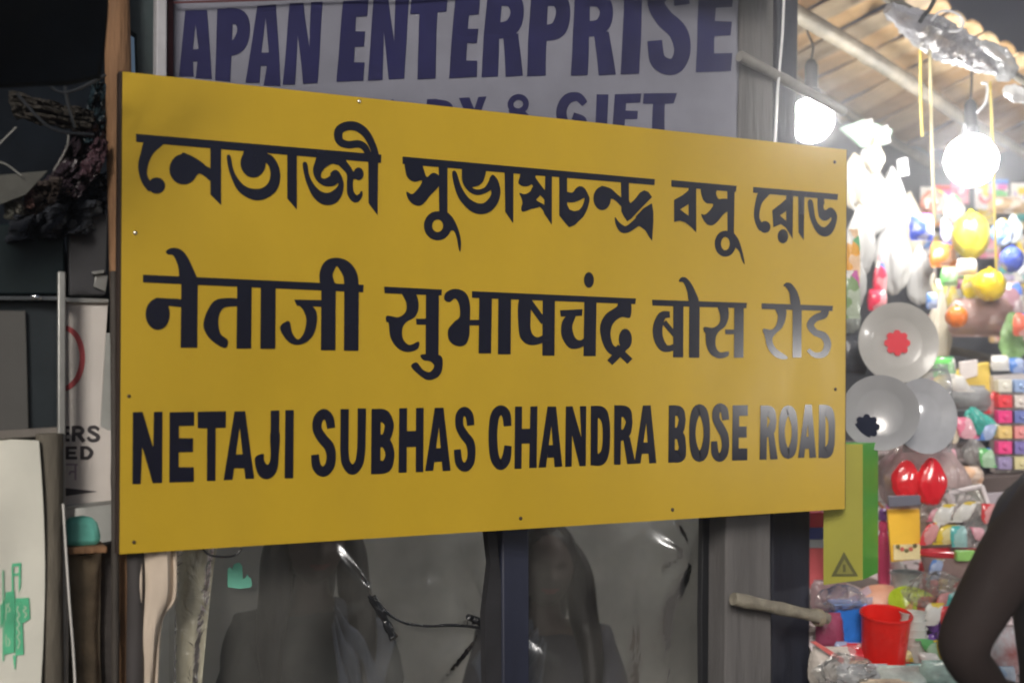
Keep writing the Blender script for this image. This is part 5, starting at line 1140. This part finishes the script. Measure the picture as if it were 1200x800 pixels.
ROWS = [(452, 3.52, (1104, 1124), 'level with the yellow carton'), (506, 3.5, (1112, 1130, 1158), 'level with the teal packet'), (538, 3.46, (1114, 1158), 'below the teal packet'),
        (604, 3.27, (1094, 1108, 1128, 1160), 'level with the tilted clear box'), (630, 3.24, (1092, 1110, 1126, 1146, 1164), 'just above the red rim'), (664, 3.2, (1096, 1116, 1134, 1152), 'just below the red rim'),
        (700, 3.16, (1104, 1122, 1140), 'level with the red jar'), (722, 3.14, (1094, 1112, 1126), 'level with the toy flowers'), (764, 3.04, (1092, 1108), 'below the toy flowers')]
for y, d, xs, where in ROWS:
    for i, x in enumerate(xs):
        ci = rnd.choice((0, 1, 2, 2, 3, 4, 4, 5, 6, 6, 9))
        bag('heap_packet', x + rnd.uniform(-3, 3), y + rnd.uniform(-5, 5), rnd.uniform(14, 23), rnd.uniform(13, 24), d + rnd.uniform(-.02, .02), plastic(CC[ci][1]),
            'small %s printed packet, %s from left in the row %s' % (CC[ci][0], ORD[i], where), 'packet', depth=.3, pinch=.1, amp=.5, tilt=rnd.uniform(-.6, .6), sub=(24, 16))
# ------------------------------------------------------------------ people
def head_into(bm, c, fwd, h, mi_lip=None):
    """face: brow, eye sockets, nose, lips, chin, ears, on a skull of height h centred at c, looking along fwd"""
    f = fwd.normalized(); r = f.cross(SZ).normalized(); u = r.cross(f)
    nu, nv = 48, 36; grid = []
    def g(x, z, x0, z0, sx, sz): return math.exp(-((x - x0) / sx) ** 2 - ((z - z0) / sz) ** 2)
    for i in range(nv + 1):
        th = math.pi * i / nv; row = []
        for j in range(nu):
            ph = 2 * math.pi * j / nu
            x, y, z = math.sin(th) * math.sin(ph), math.sin(th) * math.cos(ph), math.cos(th)
            X = x * .36 * (1 - .22 * max(0, -z) ** 1.5); Z = z * .5
            Y = y * .42
            if y > 0:
                Y += .055 * g(X, Z, 0, -.05, .05, .09) + .035 * g(X, Z, 0, -.10, .06, .035)          # nose
                for s in (-1, 1): Y -= .045 * g(X, Z, s * .14, .03, .075, .05)                         # eye sockets
                for s in (-1, 1): Y += .020 * g(X, Z, s * .14, .025, .04, .022)                        # eyeballs
                Y += .02 * g(X, Z, 0, .10, .2, .04)                                                    # brow
                Y += .026 * g(X, Z, 0, -.215, .085, .022) + .026 * g(X, Z, 0, -.262, .075, .024) - .012 * g(X, Z, 0, -.238, .09, .008)
                Y += .03 * g(X, Z, 0, -.38, .10, .06)                                                  # chin
            for s in (-1, 1):
                if y < .35: X += s * .05 * g(Y, Z, -.02, -.02, .05, .10) * (1 if x * s > .6 else 0)    # ears
            row.append((bm.verts.new(c + (r * X + f * Y + u * Z) * h), X, Z, y))
        grid.append(row)
    for i in range(nv):
        for j in range(nu):
            q = [grid[i][j - 1], grid[i][j], grid[i + 1][j], grid[i + 1][j - 1]]
            fc = bm.faces.new([k[0] for k in q]); fc.smooth = True
            X = sum(k[1] for k in q) / 4; Z = sum(k[2] for k in q) / 4
            if mi_lip and q[0][3] > .3 and abs(X) < .085 * (1 - abs(Z + .238) * 8) + .02 and -.285 < Z < -.195: fc.material_index = mi_lip
def skinned(nodes, edges, root, sub=2):
    me = bpy.data.meshes.new('tmp'); names = list(nodes); idx = {n: i for i, n in enumerate(names)}
    me.from_pydata([nodes[n][0] for n in names], [(idx[a], idx[b]) for a, b in edges], [])
    o = bpy.data.objects.new('tmp', me); COL.objects.link(o)
    o.modifiers.new('s', 'SKIN'); sv = me.skin_vertices[0].data
    for n, i in idx.items():
        r = nodes[n][1]; sv[i].radius = r if hasattr(r, '__len__') else (r, r); sv[i].use_root = (n == root)
    q = o.modifiers.new('u', 'SUBSURF'); q.levels = sub; q.render_levels = sub
    bpy.context.view_layer.update()
    ev = o.evaluated_get(bpy.context.evaluated_depsgraph_get()); m2 = ev.to_mesh()
    bm = bmesh.new(); bm.from_mesh(m2); ev.to_mesh_clear()
    bpy.data.objects.remove(o); bpy.data.meshes.remove(me)
    for f in bm.faces: f.smooth = True; f.material_index = 0
    return bm
def place(bm, name, mats, parent):
    base = Vector(parent['_at'])
    for v in bm.verts: v.co -= base
    me = bpy.data.meshes.new(name); bm.to_mesh(me); bm.free()
    for m in mats: me.materials.append(m)
    o = bpy.data.objects.new(name, me); COL.objects.link(o); o.parent = parent; return o
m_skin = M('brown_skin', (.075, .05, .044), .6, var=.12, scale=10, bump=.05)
m_skin_shade = M('shade_darkened_skin', (.024, .015, .014), .85, var=.12, scale=10, bump=.05)  # skin blackened in its colour, as if no light reached the man
m_lips = M('lips', (.16, .04, .04), .4)
m_hair = M('black_hair', (.010, .009, .010), .45, var=.5, scale=12, bump=.6, bscale=60, stretch=(1, 1, .12))
def fingers(nodes, edges, wrist, hand, d, spread, r=.008, curl=Vector((0, 0, -1))):
    for i, (L, off) in enumerate(((.070, -1.5), (.080, -.5), (.075, .5), (.060, 1.5))):
        a = hand + spread * off * .019
        nodes['k%d' % i + hand.__repr__()[:0] + wrist] = (a + d * .035, r); nodes['m%d' % i + wrist] = (a + d * (.035 + L * .5) + curl * .012, r * .95); nodes['t%d' % i + wrist] = (a + d * (.03 + L * .85) + curl * .035, r * .8)
        edges += [('hand' + wrist, 'k%d' % i + wrist), ('k%d' % i + wrist, 'm%d' % i + wrist), ('m%d' % i + wrist, 't%d' % i + wrist)]
    nodes['th1' + wrist] = (hand - spread * .035 + d * .005, r * 1.15); nodes['th2' + wrist] = (hand - spread * .052 + d * .04 + curl * .01, r)
    edges += [('hand' + wrist, 'th1' + wrist), ('th1' + wrist, 'th2' + wrist)]

# man at the right border, hand on hip, facing the toys
def standing_man():
    cx, cy = 1.025, 2.0
    t = thing('person', (cx, cy, 0), 'dark silhouette of a person with hand on hip at the right border', 'person')
    sh = DP(1216, 596, 2.0); el = DP(1121, 762, 1.97); wr = Vector((.825, 2.05, .962)); hd = Vector((.865, 2.075, .945))
    V = Vector
    n = {'pelvis': (V((cx, cy, .84)), (.155, .12)), 'waist': (V((cx, cy + .01, .98)), (.145, .11)), 'chest': (V((cx, cy + .03, 1.16)), (.165, .12)), 'neckb': (V((cx, cy + .05, 1.33)), (.075, .07)), 'neck': (V((cx, cy + .06, 1.40)), .056), 'head': (V((cx, cy + .08, 1.47)), .06)}
    e = [('pelvis', 'waist'), ('waist', 'chest'), ('chest', 'neckb'), ('neckb', 'neck'), ('neck', 'head')]
    n['sl'] = (sh, .066); n['ul'] = (sh.lerp(el, .5), .054); n['ell'] = (el, .046); n['fl'] = (el.lerp(wr, .5), .041); n['wl'] = (wr, .028); n['handL'] = (hd, (.04, .018))
    e += [('chest', 'sl'), ('sl', 'ul'), ('ul', 'ell'), ('ell', 'fl'), ('fl', 'wl'), ('wl', 'handL')]
    sr = V((2 * cx - sh.x, cy, sh.z)); er = sr + V((.06, .02, -.28)); wr2 = er + V((-.02, .16, -.18)); h2 = wr2 + V((-.01, .06, -.05))
    n['sr'] = (sr, .062); n['ur'] = (sr.lerp(er, .5), .050); n['elr'] = (er, .043); n['fr'] = (er.lerp(wr2, .45), .038); n['wr'] = (wr2, .028); n['handR'] = (h2, (.04, .018))
    e += [('chest', 'sr'), ('sr', 'ur'), ('ur', 'elr'), ('elr', 'fr'), ('fr', 'wr'), ('wr', 'handR')]
    fingers(n, e, 'L', hd, V((.75, .5, -.2)).normalized(), V((0, -.3, 1)).normalized()); fingers(n, e, 'R', h2, V((-.1, .7, -.6)).normalized(), V((1, 0, 0)))
    for s, k in ((-1, 'l'), (1, 'r')):
        n['h' + k] = (V((cx + s * .085, cy, .78)), .085); n['kn' + k] = (V((cx + s * .10, cy + .02, .44)), .055); n['ca' + k] = (V((cx + s * .10, cy - .01, .28)), .052); n['an' + k] = (V((cx + s * .10, cy - .02, .07)), .036); n['fo' + k] = (V((cx + s * .11, cy + .12, .035)), (.042, .03))
        e += [('pelvis', 'h' + k), ('h' + k, 'kn' + k), ('kn' + k, 'ca' + k), ('ca' + k, 'an' + k), ('an' + k, 'fo' + k)]
    bm = skinned(n, e, 'pelvis'); head_into(bm, V((cx, cy + .10, 1.53)), V((-.25, 1, -.15)), .23)
    place(bm, 'body', [m_skin_shade], t)
    q = {k: (n[k][0], tuple(x * 1.13 + .008 for x in (n[k][1] if hasattr(n[k][1], '__len__') else (n[k][1],) * 2))) for k in ('pelvis', 'waist', 'chest', 'sl', 'ul', 'sr', 'ur')}
    q['neckb'] = (n['neckb'][0] - SZ * .01, .085); q['ul'] = (sh.lerp(el, .42), .066); q['ur'] = (sr.lerp(er, .42), .066)
    bm = skinned(q, [('pelvis', 'waist'), ('waist', 'chest'), ('chest', 'neckb'), ('chest', 'sl'), ('sl', 'ul'), ('chest', 'sr'), ('sr', 'ur')], 'pelvis')
    for v in bm.verts: v.co += v.normal * (.007 * nz(v.co, 12) + .010 * (.5 - abs(nz((v.co.x + v.co.z * .6, v.co.y, v.co.z - v.co.x), 13))))
    place(bm, 'shirt', [M('navy_shirt', (.020, .020, .034), .85, var=.25, bump=.2)], t)
    q = {}
    for s, k in ((-1, 'l'), (1, 'r')):
        for a, rr in (('h', .098), ('kn', .072), ('ca', .064)): q[a + k] = (n[a + k][0], rr)
        q['an' + k] = (n['an' + k][0] + SZ * .02, .058)
    q['pelvis'] = (n['pelvis'][0] - SZ * .01, (.165, .13))
    bm = skinned(q, [('pelvis', 'hl'), ('hl', 'knl'), ('knl', 'cal'), ('cal', 'anl'), ('pelvis', 'hr'), ('hr', 'knr'), ('knr', 'car'), ('car', 'anr')], 'pelvis')
    place(bm, 'trousers', [M('dark_trousers', (.03, .03, .036), .85, var=.2)], t)
    bm = bmesh.new(); mb = MB(); c = V((cx, cy + .085, 1.565)); mb.ball(c, V((.092, 0, 0)), V((0, .105, 0)), V((0, 0, .095)), 32, 20, lambda k: 1 + .04 * noise.noise(k * 6)); mb.build('hair', m_hair, t)
    return t
standing_man()

def sitting(c, fwd, label, kind):
    """seated inside the stall behind the plastic sheet; c = middle of the head"""
    V = Vector; f = fwd.normalized(); r = f.cross(SZ).normalized()
    seat_z = .40; base = c - f * .02
    t = thing('person', (base.x, base.y, 0), label, 'person')
    B = lambda rr, ff, z: V((base.x, base.y, 0)) + r * rr + f * ff + SZ * z
    hz = c.z
    n = {'pelvis': (B(0, -.06, seat_z + .08), (.15, .12)), 'waist': (B(0, -.05, seat_z + .08 + (hz - .30 - seat_z - .08) * .4), (.125, .10)), 'chest': (B(0, -.03, hz - .30), (.145, .11)), 'neckb': (B(0, -.02, hz - .17), (.06, .055)), 'neck': (B(0, -.012, hz - .12), .048), 'head': (B(0, -.01, hz - .05), .05)}
    e = [('pelvis', 'waist'), ('waist', 'chest'), ('chest', 'neckb'), ('neckb', 'neck'), ('neck', 'head')]
    for s, k in ((-1, 'L'), (1, 'R')):
        n['s' + k] = (B(s * .165, -.02, hz - .235), .055); n['e' + k] = (B(s * .22, .02, hz - .50), .04); n['w' + k] = (B(s * .10, .20, seat_z + .17), .026); n['hand' + k] = (B(s * .06, .245, seat_z + .165), (.035, .016))
        e += [('chest', 's' + k), ('s' + k, 'e' + k), ('e' + k, 'w' + k), ('w' + k, 'hand' + k)]
        fingers(n, e, k, n['hand' + k][0], (f - r * s * .4).normalized(), r * s, .0078)
        n['h' + k] = (B(s * .09, -.02, seat_z + .05), .085); n['k' + k] = (B(s * .12, .34, seat_z + .06), .06); n['c' + k] = (B(s * .12, .30, .24), .05); n['a' + k] = (B(s * .12, .28, .07), .035); n['f' + k] = (B(s * .125, .40, .035), (.04, .028))
        e += [('pelvis', 'h' + k), ('h' + k, 'k' + k), ('k' + k, 'c' + k), ('c' + k, 'a' + k), ('a' + k, 'f' + k)]
    bm = skinned(n, e, 'pelvis'); head_into(bm, c, f, .225, 1)
    place(bm, 'body', [m_skin, m_lips], t)
    q = {k: (n[k][0], tuple(x * 1.12 + .01 for x in (n[k][1] if hasattr(n[k][1], '__len__') else (n[k][1],) * 2))) for k in ('pelvis', 'waist', 'chest', 'sL', 'sR', 'hL', 'hR', 'kL', 'kR', 'cL', 'cR')}
    for k in 'LR': q['m' + k] = (n['s' + k][0].lerp(n['e' + k][0], .8), .058); q['b' + k] = (n['a' + k][0] + SZ * .03, .055)
    q['neckb'] = (n['neckb'][0] - SZ * .03, .075)
    bm = skinned(q, [('pelvis', 'waist'), ('waist', 'chest'), ('chest', 'neckb')] + [(a + k, b + k) for k in 'LR' for a, b in (('s', 'm'), ('h', 'k'), ('k', 'c'), ('c', 'b'))] + [('chest', 'sL'), ('chest', 'sR'), ('pelvis', 'hL'), ('pelvis', 'hR')], 'pelvis')
    for v in bm.verts: v.co += v.normal * (.010 * nz(v.co, 11) + .010 * (.5 - abs(nz((v.co.x * 1.5 + v.co.z, v.co.y, v.co.z * 2 - v.co.x), 9))))
    place(bm, 'dress', [M('dark_dress', (.028, .030, .045) if kind == 'hair' else (.020, .028, .032), .85, var=.3, bump=.3)], t)
    mb = MB()
    if kind.startswith('hair'):
        mb.ball(c - f * .025 + SZ * .018, r * .100, f * .098, SZ * .118, 36, 24, lambda k: 1 + .03 * noise.noise(k * 7))
        for s in (-1, 1):
            P = catmull([c + r * s * .070 - f * .005 + SZ * .06, c + r * s * .098 + f * .005 - SZ * .02, c + r * s * .105 + f * .02 - SZ * .13, c + r * s * .125 + f * .055 - SZ * .25, c + r * s * .12 + f * .09 - SZ * .40], False, 6)
            mb.tube(P, [.022 + .022 * math.sin(math.pi * min(1, i / (len(P) - 1) * 1.1)) for i in range(len(P))], 14)
        P = catmull([c - f * .06 + SZ * .03, c - f * .10 - SZ * .10, c - f * .13 - SZ * .30], False, 6); mb.tube(P, [.075, .08, .085, .09, .09, .085, .08, .08, .075, .07, .06, .05, .03][:len(P)], 18)
        # the face shows between the locks: cut the cap away in front
        bmesh.ops.delete(mb.bm, geom=[fc for fc in mb.bm.faces if (fc.calc_center_median() - c).dot(f) > .052 and (fc.calc_center_median() - c).z < .055 and abs((fc.calc_center_median() - c).dot(r)) < .070], context='FACES')
        mb.build('hair', m_hair, t)
        mb = MB(); sd_ = 1 if kind == 'hair' else -1
        def sc(u, v):
            a = c + r * sd_ * (.05 + .17 * v) - SZ * (.15 + .10 * v * v + .02 * v) - f * .02
            b = c + r * sd_ * (.02 + .05 * v) + f * .10 - SZ * (.20 + .38 * v)
            p = a.lerp(b, u); return p + f * (.035 + .03 * math.sin(u * 3.1)) + (f + SZ) * .012 * math.sin(u * 22 + 3 * nz((u * 2, v * 3, 1), 1))
        mb.sheet(sc, 36, 30); mb.build('scarf', M('slate_scarf', (.07, .085, .12), .9, var=.35, bump=.4, bscale=30), t, thick=.003)
    else:
        prof = [(.02, .135), (.075, .115), (.108, .05), (.118, -.03), (.120, -.10), (.128, -.16), (.175, -.215), (.235, -.30), (.255, -.42), (.24, -.56)]
        mb.lathe(c - f * .02, prof, SZ, 44, sq=.75)
        bmesh.ops.delete(mb.bm, geom=[fc for fc in mb.bm.faces if (fc.calc_center_median() - c).dot(f) > .045 and abs((fc.calc_center_median() - c).dot(r)) < .065 and -.12 < (fc.calc_center_median() - c).z < .08], context='FACES')
        for v in mb.bm.verts: v.co += (v.co - c).normalized() * .008 * nz(v.co, 12)
        mb.build('shawl', M('black_shawl', (.016, .018, .02), .9, var=.4, bump=.4, bscale=20), t, thick=.004)
    st = thing('low_stool', (base.x, base.y, 0) if False else B(0, -.06, 0), 'low wooden stool under the %s' % ('person with dark lips' if kind == 'hair' else 'person behind the left part of the plastic'), 'stool')
    mb = MB(); mb.lathe(B(0, -.06, 0), [(.15, seat_z - .05), (.155, seat_z - .045), (.155, seat_z - .02), (0, seat_z - .018)], SZ, 28); mb.build('seat', m_wood_old, st)
    for i in range(4):
        q = math.pi / 4 + i * math.pi / 2; mb = MB(); a = B(.10 * math.cos(q), -.06 + .10 * math.sin(q), 0); mb.tube([a, B(.09 * math.cos(q), -.06 + .09 * math.sin(q), seat_z - .05)], .014, 8); mb.build('leg', m_wood_old, st)
    return t
sitting(SP(640, 664, .78), -SB + SU * -.35 + SZ * -.0, 'long haired person with dark lips dimly seen through the plastic sheet', 'hair')
sitting(SP(368, 634, .78), -SB + SU * -.1, 'dark haired person dimly seen through the left part of the plastic sheet', 'hair2')
